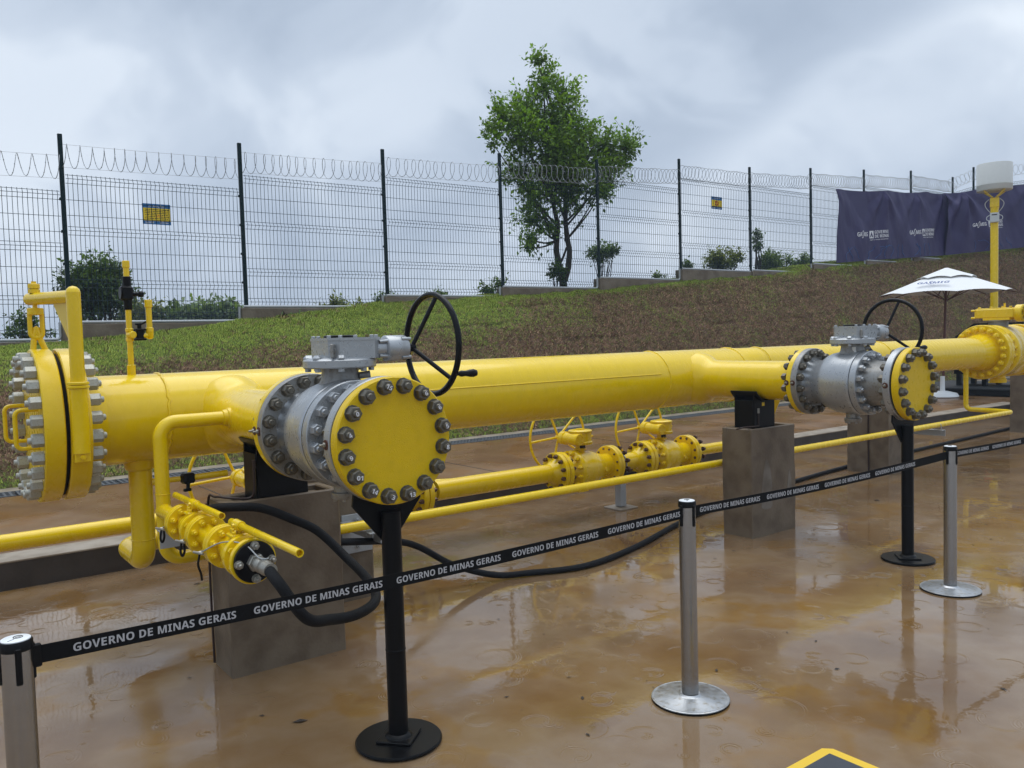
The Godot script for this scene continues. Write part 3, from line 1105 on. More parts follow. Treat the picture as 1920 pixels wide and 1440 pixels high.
func closure_door() -> void:
	var d := thing("closure_door", "thick yellow blind closure with two pull handles, ringed by bare nuts, at the pipeline's left end", "pipe closure", Vector3(0.66, 0.88, PZ))
	var m := MB.new()
	m.lathe(axx(Vector3(0, PY, PZ)), [Vector2(0, 0.604), Vector2(0.408, 0.604), Vector2(0.414, 0.61), Vector2(0.414, 0.695), Vector2(0.408, 0.701), Vector2(0, 0.701)], 96)
	var pl := part(d, "blind_plate", m.mesh(), M.yellow_worn)
	ring(pl, "bolt", stud(0.222, 0.060, 0.055, 0.016), M.zinc_nut, axx(Vector3(0.714, PY, PZ)), 0.366, 24)
	m = MB.new()
	m.lathe(axx(Vector3(0, PY, PZ)), [Vector2(0, 0.701), Vector2(0.388, 0.7015), Vector2(0.388, 0.7215), Vector2(0, 0.722)], 64)
	part(d, "dark_gap_gasket", m.mesh(), M.dark_gap_gasket)  # ring widened over the studs; its black paints the gap's shade
	for z in [-5.40, -4.93]:
		m = MB.new()
		m.tube(fillet([Vector3(0.606, 1.39, z), Vector3(0.50, 1.39, z), Vector3(0.50, 1.19, z), Vector3(0.606, 1.19, z)], 0.03, 6), 0.0115, 10)
		part(d, "pull_handle", m.mesh(), M.yellow_paint)
	# lifting lug on the plate's top edge
	m = MB.new()
	m.tube(smoothpath([Vector3(0.625, 1.695, PZ), Vector3(0.633, 1.77, PZ), Vector3(0.645, 1.815, PZ), Vector3(0.657, 1.77, PZ), Vector3(0.685, 1.695, PZ)], 6), 0.0155, 10)
	part(d, "lifting_lug", m.mesh(), M.yellow_paint)
	# davit arm
	var a := thing("davit_arm", "yellow tubular davit arm with a hanging eye bolt above the closure door", "hoist arm", Vector3(0.765, 1.13, -4.71))
	var p := Vector3(0.765, 0, -4.71)
	m = MB.new()
	m.cyl(p + Vector3(0, 1.48, 0), p + Vector3(0, 1.985, 0), 0.0345, -1, 24)
	m.lathe(axy(p + Vector3(0, 1.985, 0)), V2([0.0345, 0, 0.03, 0.016, 0.018, 0.028, 0, 0.033]), 24)
	part(a, "post", m.mesh(), M.yellow_paint)
	m = MB.new()
	m.cyl(p + Vector3(0, 1.165, 0), p + Vector3(0, 1.495, 0), 0.0425, -1, 28)
	part(a, "sleeve", m.mesh(), M.yellow_paint)
	m = MB.new()
	for yy in [1.497, 1.515]:
		m.lathe(axy(p + Vector3(0, yy, 0)), V2([0.03, 0, 0.049, 0, 0.052, 0.003, 0.052, 0.012, 0.049, 0.015, 0.03, 0.015]), 28)
	part(a, "collar", m.mesh(), M.yellow_paint)
	m = MB.new()
	m.block(p + Vector3(-0.036, 1.118, -0.03), p + Vector3(0.038, 1.185, 0.022), 0.004)
	hex_at(m, p + Vector3(0.0, 1.145, 0.022), Vector3(0, 0, 1), 0.028, 0.014)
	m.cyl(p + Vector3(0.0, 1.145, 0.03), p + Vector3(0.0, 1.145, 0.05), 0.008, -1, 10)
	part(a, "pivot_bracket", m.mesh(), M.yellow_worn)
	m = MB.new()
	var e := Vector3(0.628, 1.975, -5.18)
	m.cyl(p + Vector3(0, 1.965, 0), e, 0.033, -1, 24)
	m.lathe(MB.along(e, e + (e - p - Vector3(0, 1.965, 0)).normalized()), V2([0.033, 0, 0.028, 0.014, 0.016, 0.023, 0, 0.026]), 24)
	part(a, "arm", m.mesh(), M.yellow_paint)
	m = MB.new()
	var q := p + Vector3(0, 1.945, 0)
	var w := (Vector3(e.x, q.y, e.z) - q)
	var g1 := q + w * 0.45
	var g2 := Vector3(q.x, 1.66, q.z)
	var nn := w.normalized().cross(Vector3.UP) * 0.004
	m.tri(q + nn, g1 + nn, g2 + nn, nn.normalized())
	m.tri(q - nn, g1 - nn, g2 - nn, -nn.normalized())
	m.quad(g1 + nn, g1 - nn, g2 - nn, g2 + nn, (w.normalized() + Vector3(0, -0.6, 0)).normalized())
	part(a, "gusset_plate", m.mesh(), M.pale_yellow)
	m = MB.new()
	var h := Vector3(0.645, 0, -5.125)
	hex_at(m, h + Vector3(0, 2.005, 0), Vector3.UP, 0.05, 0.022)
	hex_at(m, h + Vector3(0, 2.029, 0), Vector3.UP, 0.05, 0.026)
	m.cyl(h + Vector3(0, 1.91, 0), h + Vector3(0, 2.068, 0), 0.0125, -1, 12)
	part(a, "threaded_rod", m.mesh(), M.yellow_worn)
	m = MB.new()
	m.cyl(h + Vector3(0, 1.888, 0), h + Vector3(0, 1.925, 0), 0.040, 0.040, 20, 0.003)
	m.tube(fillet([h + Vector3(-0.029, 1.895, 0), h + Vector3(-0.029, 1.765, 0), h + Vector3(0.029, 1.765, 0), h + Vector3(0.029, 1.895, 0)], 0.027, 8), 0.0125, 10)
	part(a, "eye_link", m.mesh(), M.yellow_worn)
	# vent riser with two plastic ball valves
	var v := thing("vent_riser", "thin yellow vent riser with two black plastic valves on top of the pipeline's left end", "vent pipe", Vector3(1.112, 1.53, PZ))
	var o := Vector3(1.112, 0, PZ)
	m = MB.new()
	m.cyl(o + Vector3(0, 1.53, 0), o + Vector3(0, 2.17, 0), 0.0165, -1, 16)
	part(v, "riser_pipe", m.mesh(), M.yellow_paint)
	m = MB.new()
	for y in [[1.535, 1.60, 0.0235], [1.735, 1.755, 0.022], [1.79, 1.81, 0.022], [1.755, 1.79, 0.0195], [2.155, 2.195, 0.021]]:
		m.cyl(o + Vector3(0, y[0], 0), o + Vector3(0, y[1], 0), y[2], -1, 16, 0.003)
	var k := Vector3(1.217, 0, PZ + 0.02)
	m.cyl(o + Vector3(0, 1.772, 0), o + Vector3(0.01, 1.772, 0.05), 0.0205, -1, 16, 0.004)
	part(v, "fitting", m.mesh(), M.yellow_paint, "stuff")
	m = MB.new()
	m.tube(fillet([o + Vector3(0.06, 1.765, 0.02), Vector3(k.x, 1.765, k.z), Vector3(k.x, 1.95, k.z)], 0.02, 5), 0.0165, 14)
	m.cyl(Vector3(k.x, 1.785, k.z), Vector3(k.x, 1.812, k.z), 0.022, -1, 16, 0.003)
	m.lathe(axy(Vector3(k.x, 1.765, k.z)), V2([0, -0.021, 0.012, -0.019, 0.02, -0.01, 0.021, 0.02, 0.0, 0.024]), 14)
	m.cyl(Vector3(k.x, 1.928, k.z), Vector3(k.x, 1.972, k.z), 0.022, -1, 16, 0.003)
	part(v, "side_pipe", m.mesh(), M.yellow_paint)
	for y in [1.945]:
		m = MB.new()
		m.cyl(o + Vector3(0, y - 0.03, 0), o + Vector3(0, y + 0.16, 0), 0.023, -1, 16, 0.003)
		m.box(Transform3D(Basis(), o + Vector3(-0.006, y + 0.065, 0)), Vector3(0.068, 0.085, 0.06), 0.012)
		m.cyl(o + Vector3(-0.04, y + 0.065, 0), o + Vector3(-0.033, y + 0.065, 0), 0.035, -1, 14)
		m.cyl(o + Vector3(0.02, y + 0.06, 0), o + Vector3(0.062, y + 0.06, 0), 0.012, -1, 10)
		m.box(Transform3D(Basis(), o + Vector3(0.072, y + 0.06, 0)), Vector3(0.03, 0.034, 0.03), 0.008)
		part(v, "valve_body", m.mesh(), M.black_plastic)
	m = MB.new()
	m.box(Transform3D(Basis(), o + Vector3(0.052, 1.772, 0.012)), Vector3(0.046, 0.062, 0.05), 0.008)
	m.cyl(o + Vector3(0.052, 1.80, 0.012), o + Vector3(0.052, 1.83, 0.012), 0.012, -1, 10)
	m.tube([o + Vector3(0.03, 1.832, 0.012), o + Vector3(0.065, 1.834, 0.012), o + Vector3(0.09, 1.846, 0.012)], 0.006, 8)
	for y in [1.745, 1.80]:
		for z in [-0.008, 0.034]:
			m.cyl(o + Vector3(0.025, y, z), o + Vector3(0.082, y, z), 0.0065, -1, 8)
	part(v, "valve_body", m.mesh(), M.black_plastic)
	# the drain that drops from the barrel and runs back to the bypass
	var dr := thing("drain_pipe", "short vertical yellow drain pipe dropping from the pipeline's underside near the closure", "drain pipe", Vector3(1.13, 0.4, PZ))
	m = MB.new()
	m.tube(fillet([Vector3(1.13, 1.06, PZ), Vector3(1.13, 0.455, PZ), Vector3(1.13, 0.455, -5.56), Vector3(1.70, 0.455, -5.85)], 0.105, 12), 0.0645, 28)
	part(dr, "pipe_bend", m.mesh(), M.yellow_paint)
	m = MB.new()
	m.lathe(axy(Vector3(1.13, 0.99, PZ)), V2([0.066, 0.0, 0.078, 0.008, 0.082, 0.02, 0.09, 0.06, 0.10, 0.1]), 28)
	part(dr, "reinforcing_collar", m.mesh(), M.yellow_paint)
	for y in [0.585]:
		m = MB.new()
		m.tube(circle(Vector3(1.13, y, PZ), Vector3.RIGHT, Vector3.BACK, 0.0645, 32), 0.004, 6, true)
		part(dr, "weld_seam", m.mesh(), M.yellow_paint)
	var tp := thing("sample_tap", "small yellow side pipe with a black plastic valve beside the drain pipe", "tap", Vector3(1.2, 0.93, PZ))
	m = MB.new()
	m.cyl(Vector3(1.18, 0.918, -5.08), Vector3(1.40, 0.925, -5.02), 0.0165, -1, 12)
	m.cyl(Vector3(1.185, 0.918, -5.08), Vector3(1.215, 0.918, -5.07), 0.022, -1, 12)
	m.cyl(Vector3(1.40, 0.925, -5.02), Vector3(1.585, 0.935, -4.98), 0.019, -1, 12)
	part(tp, "tap_pipe", m.mesh(), M.yellow_worn)
	m = MB.new()
	m.box(Transform3D(Basis(Vector3.UP, 0.25), Vector3(1.365, 0.925, -5.02)), Vector3(0.075, 0.062, 0.06), 0.012)
	m.cyl(Vector3(1.36, 0.90, -5.0), Vector3(1.355, 0.868, -4.99), 0.011, -1, 10)
	m.box(Transform3D(Basis(Vector3.UP, 0.25), Vector3(1.35, 0.862, -4.985)), Vector3(0.045, 0.018, 0.02), 0.004)
	part(tp, "valve_body", m.mesh(), M.black_plastic)

# ------------------------------------------------------------------ big grey ball valves
func valves() -> void:
	var X := 1.63
	var Y := 1.285
	var lab := "grey ball valve with yellow blind flange and black handwheel, nearest the camera"
	var v := thing("ball_valve", lab, "valve", Vector3(X, Y, -3.44), "grey handwheel ball valves on the pipeline's branches")
	var c := Vector3(X, Y, 0)
	var m := MB.new()
	flange(m, axz(c + Vector3(0, 0, -3.843)), 0.262, 0.052, 0.1, 72)
	var rf := part(v, "rear_flange", m.mesh(), M.grey_dull)
	ring(rf, "bolt", stud(0.106, 0.050, 0.035, 0.012), M.dark_nut, axz(c + Vector3(0, 0, -3.844)), 0.2255, 16)
	m = MB.new()
	m.lathe(axz(c), [Vector2(0.185, -3.792), Vector2(0.172, -3.775), Vector2(0.165, -3.74), Vector2(0.168, -3.70), Vector2(0.20, -3.655), Vector2(0.222, -3.61), Vector2(0.236, -3.54), Vector2(0.242, -3.46), Vector2(0.243, -3.40), Vector2(0.2435, -3.372), Vector2(0.24, -3.368)], 72, 0.6)
	part(v, "body", m.mesh(), M.grey_paint)
	m = MB.new()
	m.lathe(axz(c), [Vector2(0.1, -3.366), Vector2(0.236, -3.366), Vector2(0.24, -3.362), Vector2(0.24, -3.318), Vector2(0.236, -3.314), Vector2(0.1, -3.314)], 72)
	var bf := part(v, "body_flange", m.mesh(), M.grey_paint)
	ring(bf, "bolt", stud(0.05, 0.044, 0.036, 0.012), M.grey_paint, axz(c + Vector3(0, 0, -3.339)), 0.205, 16)
	m = MB.new()
	m.lathe(axz(c), [Vector2(0.176, -3.314), Vector2(0.168, -3.27), Vector2(0.158, -3.20), Vector2(0.160, -3.14), Vector2(0.172, -3.105), Vector2(0.19, -3.096)], 64, 0.6)
	part(v, "closure_piece", m.mesh(), M.grey_dull)
	m = MB.new()
	flange(m, axz(c + Vector3(0, 0, -3.096)), 0.262, 0.052, 0.1, 72)
	part(v, "front_flange", m.mesh(), M.grey_paint)
	m = MB.new()
	m.lathe(axz(c), [Vector2(0.19, -3.044), Vector2(0.242, -3.044), Vector2(0.242, -3.029), Vector2(0.19, -3.029)], 64)
	part(v, "dark_gap_gasket", m.mesh(), M.dark_gap_gasket)
	m = MB.new()
	flange(m, axz(c + Vector3(0, 0, -3.029)), 0.262, 0.052, 0.0, 72, 0.005)
	var bl := part(v, "blind_flange", m.mesh(), M.yellow_wet_face)
	var bolts := ring(bl, "bolt", stud(0.119, 0.052, 0.035, 0.013), M.dark_nut, axz(c + Vector3(0, 0, -3.0365)), 0.2255, 16)
	# chalk numbers on the stud ends
	var marks := {5: "14", 6: "01", 8: "4", 7: "9", 4: "3", 3: "13", 11: "15", 13: "6", 14: "6", 15: "5", 0: "8", 9: "0"}
	for k in marks:
		var a: float = TAU * (k + 0.5) / 16
		var pz := -3.0365 + 0.0595 + 0.035 + 0.013 + 0.0006
		var w: float = 0.013 * String(marks[k]).length()
		var rot := Basis(Vector3(0, 0, 1), sin(float(k) * 7.3) * 0.5)
		var o := Vector3(X + cos(a) * 0.2255, Y - sin(a) * 0.2255, pz)
		part_at(bl, "chalk_mark", letter_mesh(marks[k], w, 0.018), M.print_white, Transform3D(rot, o - rot * Vector3(w * 0.5, 0.009, 0)))
	# earthing studs on rusty patches, left side of the flanges
	m = MB.new()
	for z in [-3.872, -3.817, -3.07]:
		m.cyl(c + Vector3(-0.255, 0.0, z), c + Vector3(-0.2645, 0.0, z), 0.021, -1, 12)
	part(v, "rust_patch", m.mesh(), M.rust)
	m = MB.new()
	for z in [-3.872, -3.817, -3.07]:
		m.cyl(c + Vector3(-0.262, 0, z), c + Vector3(-0.29, 0, z), 0.005, -1, 8)
		hex_at(m, c + Vector3(-0.266, 0, z), Vector3(-1, 0, 0), 0.018, 0.009)
	part(v, "earth_stud", m.mesh(), M.steel_nut)
	# stem neck and lower trunnion
	m = MB.new()
	m.lathe(axy(Vector3(X, 0, -3.47)), V2([0.125, 1.44, 0.10, 1.50, 0.086, 1.53, 0.083, 1.555, 0.083, 1.588]), 40)
	m.cyl(Vector3(X + 0.07, 1.54, -3.42), Vector3(X + 0.115, 1.545, -3.40), 0.016, -1, 10)
	part(v, "stem_neck", m.mesh(), M.grey_dull)
	m = MB.new()
	m.lathe(axy(Vector3(X, 0, -3.47)), V2([0, 0.985, 0.058, 0.985, 0.062, 0.99, 0.062, 1.012, 0.05, 1.016, 0.05, 1.07]), 28)
	for i in 6:
		var a := TAU * i / 6
		hex_at(m, Vector3(X + cos(a) * 0.048, 0.986, -3.47 + sin(a) * 0.048), Vector3.DOWN, 0.016, 0.012)
	part(v, "lower_trunnion", m.mesh(), M.grey_dull)
	# gear operator
	var g := Vector3(X, 0, -3.47)
	m = MB.new()
	m.lathe(axy(g), V2([0.05, 1.578, 0.158, 1.578, 0.163, 1.583, 0.163, 1.612, 0.155, 1.62, 0.10, 1.632]), 48)
	for i in 8:
		var a := TAU * (i + 0.5) / 8
		hex_at(m, g + Vector3(cos(a) * 0.14, 1.578, sin(a) * 0.14), Vector3.DOWN, 0.026, 0.016)
		if i in [2, 3, 4, 5]:
			m.box(Transform3D(Basis(Vector3.UP, -a), g + Vector3(cos(a) * 0.135, 1.622, sin(a) * 0.135)), Vector3(0.05, 0.03, 0.045), 0.012)
	part(v, "gear_base", m.mesh(), M.grey_paint)
	m = MB.new()
	var prof := PackedVector2Array([Vector2(-0.095, 0.09), Vector2(-0.06, 0.135), Vector2(0.11, 0.135), Vector2(0.15, 0.10), Vector2(0.15, 0.02), Vector2(0.10, -0.11), Vector2(-0.06, -0.12), Vector2(-0.095, -0.09)])
	m.extrude(axy(g + Vector3(0, 1.618, 0)), prof, 0.082)
	part(v, "gear_case", m.mesh(), M.grey_paint)
	m = MB.new()
	var prof2 := PackedVector2Array()
	for p in prof: prof2.append(p * 1.03)
	m.extrude(axy(g + Vector3(0, 1.7, 0)), prof2, 0.012)
	for p in [Vector2(-0.085, 0.08), Vector2(-0.05, 0.122), Vector2(0.02, 0.126), Vector2(0.10, 0.125), Vector2(0.138, 0.095), Vector2(0.09, -0.10), Vector2(-0.05, -0.11), Vector2(-0.085, -0.085)]:
		hex_at(m, g + Vector3(p.x, 1.712, p.y), Vector3.UP, 0.017, 0.011)
	part(v, "gear_lid", m.mesh(), M.grey_paint)
	m = MB.new()
	m.lathe(axy(g), V2([0, 1.712, 0.066, 1.712, 0.068, 1.721, 0.062, 1.724, 0.0, 1.724]), 32)
	part(v, "position_indicator", m.mesh(), M.black_plastic)
	m = MB.new()
	m.box(Transform3D(Basis(Vector3.UP, -0.82), g + Vector3(-0.082, 1.655, 0.117)), Vector3(0.012, 0.062, 0.05), 0.004)
	m.tube(circle(g + Vector3(-0.088, 1.655, 0.122), Vector3(0.68, 0, 0.73), Vector3.UP, 0.013, 16), 0.0016, 4, true)
	part(v, "name_plate", m.mesh(), M.grey_dull)
	# worm shaft housing towards the handwheel
	var s := Vector3(0, 1.658, -3.40)
	m = MB.new()
	m.lathe(axx(s), V2([0.04, X + 0.13, 0.04, X + 0.185, 0.056, X + 0.19, 0.060, X + 0.195, 0.060, X + 0.29, 0.055, X + 0.297, 0.0, X + 0.297]), 32)
	for i in 4:
		var a := TAU * (i + 0.5) / 4
		m.cyl(s + Vector3(X + 0.26, cos(a) * 0.058, sin(a) * 0.058), s + Vector3(X + 0.305, cos(a) * 0.058, sin(a) * 0.058), 0.009, -1, 8)
		m.cyl(s + Vector3(X + 0.15, cos(a) * 0.045, sin(a) * 0.045), s + Vector3(X + 0.205, cos(a) * 0.05, sin(a) * 0.05), 0.008, -1, 8)
	part(v, "worm_housing", m.mesh(), M.grey_paint)
	m = MB.new()
	m.cyl(s + Vector3(X + 0.29, 0, 0), s + Vector3(X + 0.35, 0, 0), 0.019, -1, 14)
	var hw := part(v, "handwheel", m.mesh(), M.black_gloss)
	var rc := s + Vector3(X + 0.445, 0.012, 0)
	m = MB.new()
	m.tube(circle(rc, Vector3.UP, Vector3.BACK, 0.237, 64), 0.0145, 12, true)
	part(hw, "rim", m.mesh(), M.black_gloss)
	for a in [deg_to_rad(76), deg_to_rad(-44), deg_to_rad(-164)]:
		m = MB.new()
		m.cyl(s + Vector3(X + 0.335, 0, 0), rc + Vector3(0, sin(a), cos(a)) * 0.232, 0.0105, -1, 10)
		part(hw, "spoke", m.mesh(), M.black_gloss)
	m = MB.new()
	var kb := rc + Vector3(0, sin(-0.62), cos(-0.62)) * 0.237
	m.lathe(MB.along(kb, kb + Vector3(1, 0, 0.15)), V2([0.009, 0.0, 0.009, 0.022, 0.013, 0.026, 0.015, 0.035, 0.013, 0.055, 0.0175, 0.078, 0.019, 0.096, 0.014, 0.112, 0.0, 0.116]), 16, 0.3)
	part(hw, "knob", m.mesh(), M.black_gloss)
	var v2 := dup(v, "ball_valve", "grey ball valve with yellow blind flange on the pipeline's second branch, by the right-hand pillar", Vector3(5.85, Y, -3.455))
	for q in v2.get_node("blind_flange").get_children():
		if String(q.name).begins_with("chalk"):
			v2.get_node("blind_flange").remove_child(q)
			q.free()
	var mk := MB.new()
	mk.box(Transform3D(Basis(Vector3(0, 0, 1), 0.15), Vector3(5.85 - 0.07, Y + 0.235, -3.43)), Vector3(0.004, 0.07, 0.03), 0.001)
	part(v2, "paper_tag", mk.mesh(), M.white_plastic)

# ------------------------------------------------------------------ bypass
func neck_flange(m: MB, x: float, side: float, y: float, z: float, pr: float) -> void:
	# weld-neck flange whose face is at x; side -1: pipe on its left
	var p := [Vector2(0.05, 0.0), Vector2(0.178, 0.0), Vector2(0.182, 0.004), Vector2(0.182, 0.04), Vector2(0.178, 0.044), Vector2(0.125, 0.045), Vector2(0.115, 0.06), Vector2(pr + 0.006, 0.10), Vector2(pr, 0.115)]
	var xf := axx(Vector3(x, y, z)) if side > 0 else Transform3D(Basis(Vector3(0, -1, 0), Vector3(-1, 0, 0), Vector3(0, 0, -1)), Vector3(x, y, z))
	m.lathe(xf, p, 48)

func bypass_line() -> void:
	var y := 0.45
	var z := -5.85
	var l := thing("bypass_pipe", "yellow bypass pipe with flanges running low behind the pillars under the main pipeline", "pipe", Vector3(4.0, 0.3, z))
	var m := MB.new()
	m.cyl(Vector3(1.55, y, z), Vector3(1.70, y, z), 0.0645, -1, 32)
	m.cyl(Vector3(2.56, y, z), Vector3(3.24, y, z), 0.084, -1, 36)
	m.cyl(Vector3(3.55, y, z), Vector3(4.78, y, z), 0.084, -1, 36)
	m.cyl(Vector3(5.60, y, z), Vector3(5.90, y, z), 0.084, -1, 36)
	m.lathe(axx(Vector3(0, y, z)), V2([0.084, 6.74, 0.084, 6.80, 0.078, 6.84, 0.064, 6.90, 0.057, 6.94, 0.057, 7.1]), 32)
	m.tube(fillet([Vector3(7.08, y, z), Vector3(7.86, y, z), Vector3(7.86, 1.18, z + 0.35)], 0.14, 10), 0.057, 24)
	part(l, "pipe_run", m.mesh(), M.yellow_paint)
	m = MB.new()
	m.tube(fillet([Vector3(-3.0, 0.43, -6.40), Vector3(3.25, 0.43, -6.40), Vector3(4.1, y, z)], 0.25, 8), 0.057, 28)
	part(l, "feed_pipe", m.mesh(), M.yellow_paint)
	for f in [[1.795, -1.0], [2.495, 1.0], [3.398, -1.0], [3.404, 1.0], [4.886, -1.0], [5.504, 1.0], [5.99, -1.0], [6.61, 1.0]]:
		m = MB.new()
		neck_flange(m, f[0], f[1], y, z, 0.084)
		part(l, "weld_neck_flange", m.mesh(), M.yellow_paint)
	m = MB.new()
	m.lathe(axx(Vector3(0, y, z)), V2([0.05, 3.397, 0.13, 3.397, 0.13, 3.405, 0.05, 3.405]), 32)
	part(l, "dark_gap_gasket", m.mesh(), M.dark_gap_gasket)
	ring(l, "bolt", stud(0.095, 0.034, 0.028, 0.012), M.brown_nut, axx(Vector3(3.401, y, z)), 0.154, 12)
	# stub with a small handle, half hidden by the second pillar's saddle
	m = MB.new()
	m.cyl(Vector3(7.55, 0.93, -5.62), Vector3(7.82, 0.93, -5.62), 0.03, -1, 14)
	part(l, "stub", m.mesh(), M.yellow_worn)
	m = MB.new()
	m.tube([Vector3(7.62, 0.83, -5.6), Vector3(7.75, 0.835, -5.6), Vector3(7.80, 0.87, -5.6)], 0.009, 6)
	part(l, "stub_handle", m.mesh(), M.black_plastic)
	# three geared valves
	var v := thing("geared_valve", "yellow geared valve behind the first concrete pillar, only its gear and handwheel showing", "valve", Vector3(2.13, y, z), "yellow geared valves on the bypass pipe")
	var X := 2.13
	m = MB.new()
	flange(m, axx(Vector3(X - 0.327, y, z)), 0.182, 0.045, 0.05, 48)
	var fa := part(v, "end_flange", m.mesh(), M.yellow_paint)
	ring(fa, "bolt", stud(0.097, 0.034, 0.028, 0.012), M.brown_nut, axx(Vector3(X - 0.331, y, z)), 0.154, 12)
	m = MB.new()
	flange(m, axx(Vector3(X + 0.312, y, z)), 0.182, 0.045, 0.05, 48)
	var fb := part(v, "end_flange", m.mesh(), M.yellow_paint)
	ring(fb, "bolt", stud(0.097, 0.034, 0.028, 0.012), M.brown_nut, axx(Vector3(X + 0.361, y, z)), 0.154, 12)
	m = MB.new()
	for xx in [-0.335, 0.357]:
		m.lathe(axx(Vector3(X + xx, y, z)), V2([0.05, 0, 0.13, 0, 0.13, 0.008, 0.05, 0.008]), 28)
	part(v, "dark_gap_gasket", m.mesh(), M.dark_gap_gasket)
	m = MB.new()
	m.lathe(axx(Vector3(X, y, z)), V2([0.105, -0.283, 0.10, -0.25, 0.12, -0.20, 0.172, -0.175, 0.182, -0.165, 0.182, -0.135, 0.176, -0.125, 0.170, -0.03, 0.160, 0.05, 0.142, 0.10, 0.118, 0.17, 0.106, 0.23, 0.108, 0.285, 0.12, 0.312]), 48, 0.7)
	m.cyl(Vector3(X + 0.16, y - 0.02, z + 0.10), Vector3(X + 0.16, y - 0.02, z + 0.135), 0.018, -1, 12)
	m.lathe(axy(Vector3(X - 0.06, 0, z)), V2([0.075, y + 0.12, 0.05, y + 0.16, 0.045, y + 0.175, 0.06, y + 0.178, 0.062, y + 0.19, 0.04, y + 0.195, 0.038, y + 0.24]), 28)
	var bd := part(v, "body", m.mesh(), M.yellow_paint)
	ring(bd, "bolt", stud(0.03, 0.034, 0.035, 0.012), M.yellow_paint, axx(Vector3(X - 0.165, y, z)) * Transform3D(Basis(Vector3(1, 0, 0), PI), Vector3.ZERO), 0.162, 12)
	m = MB.new()
	m.box(Transform3D(Basis(), Vector3(X - 0.055, y + 0.212, z + 0.034)), Vector3(0.062, 0.03, 0.012), 0.002)
	part(v, "data_sticker", m.mesh(), M.black_plastic)
	m = MB.new()
	m.lathe(axy(Vector3(X - 0.05, 0, z)), V2([0.05, y + 0.232, 0.108, y + 0.232, 0.115, y + 0.238, 0.115, y + 0.256, 0.106, y + 0.262, 0.106, y + 0.345, 0.113, y + 0.349, 0.113, y + 0.360, 0.10, y + 0.368, 0.04, y + 0.371, 0.04, y + 0.379, 0.0, y + 0.381]), 36, 0.6)
	m.cyl(Vector3(X + 0.03, y + 0.295, z), Vector3(X + 0.105, y + 0.295, z), 0.010, -1, 8)
	part(v, "gear_case", m.mesh(), M.yellow_paint)
	var wx := X - 0.14
	var wy := y + 0.288
	m = MB.new()
	m.cyl(Vector3(wx, wy, z - 0.14), Vector3(wx, wy, z + 0.10), 0.055, -1, 24, 0.004)
	m.lathe(axz(Vector3(wx, wy, z)), V2([0.02, -0.21, 0.02, -0.17, 0.042, -0.165, 0.064, -0.155, 0.064, -0.10, 0.055, -0.095]), 20)
	for i in 4:
		var a := TAU * (i + 0.5) / 4
		hex_at(m, Vector3(wx + cos(a) * 0.038, wy + sin(a) * 0.038, z + 0.10), Vector3(0, 0, 1), 0.015, 0.008)
	part(v, "worm_housing", m.mesh(), M.yellow_paint)
	m = MB.new()
	m.cyl(Vector3(wx, wy, z - 0.235), Vector3(wx, wy, z - 0.19), 0.024, -1, 14)
	var hw := part(v, "handwheel", m.mesh(), M.yellow_paint)
	m = MB.new()
	m.tube(circle(Vector3(wx, wy, z - 0.225), Vector3.RIGHT, Vector3.UP, 0.335, 56), 0.0125, 10, true)
	part(hw, "rim", m.mesh(), M.yellow_paint)
	for i in 5:
		var a := TAU * (i + 0.12) / 5 + 0.55
		m = MB.new()
		m.cyl(Vector3(wx, wy, z - 0.215), Vector3(wx + cos(a) * 0.33, wy + sin(a) * 0.33, z - 0.225), 0.0115, -1, 10)
		part(hw, "spoke", m.mesh(), M.yellow_paint)
	dup(v, "geared_valve", "yellow geared valve left of the grey support post under the main pipeline", Vector3(5.22, y, z))
	dup(v, "geared_valve", "yellow geared valve right of the grey support post under the main pipeline", Vector3(6.325, y, z))
	# support post with a U bolt
	var s := thing("pipe_support", "grey steel post with U bolt holding the bypass pipe between two yellow valves", "pipe support", Vector3(5.68, 0, z))
	m = MB.new()
	m.block(Vector3(5.64, 0.02, z - 0.04), Vector3(5.72, 0.33, z + 0.04), 0.004)
	part(s, "post", m.mesh(), M.galvanised)
	m = MB.new()
	m.block(Vector3(5.59, 0.33, z - 0.11), Vector3(5.77, 0.365, z + 0.13), 0.003)
	part(s, "cross_angle", m.mesh(), M.black_paint)
	m = MB.new()
	m.block(Vector3(5.56, 0.0, z - 0.12), Vector3(5.80, 0.014, z + 0.12), 0.003)
	part(s, "base_plate", m.mesh(), M.kerb_top)
	m = MB.new()
	var up := [Vector3(5.68, 0.32, z + 0.094)]
	for i in 13: up.append(Vector3(5.68, y + sin(PI * i / 12.0) * 0.092, z + cos(PI * i / 12.0) * 0.092))
	up.append(Vector3(5.68, 0.32, z - 0.094))
	m.tube(up, 0.0065, 8)
	part(s, "u_bolt", m.mesh(), M.galvanised)

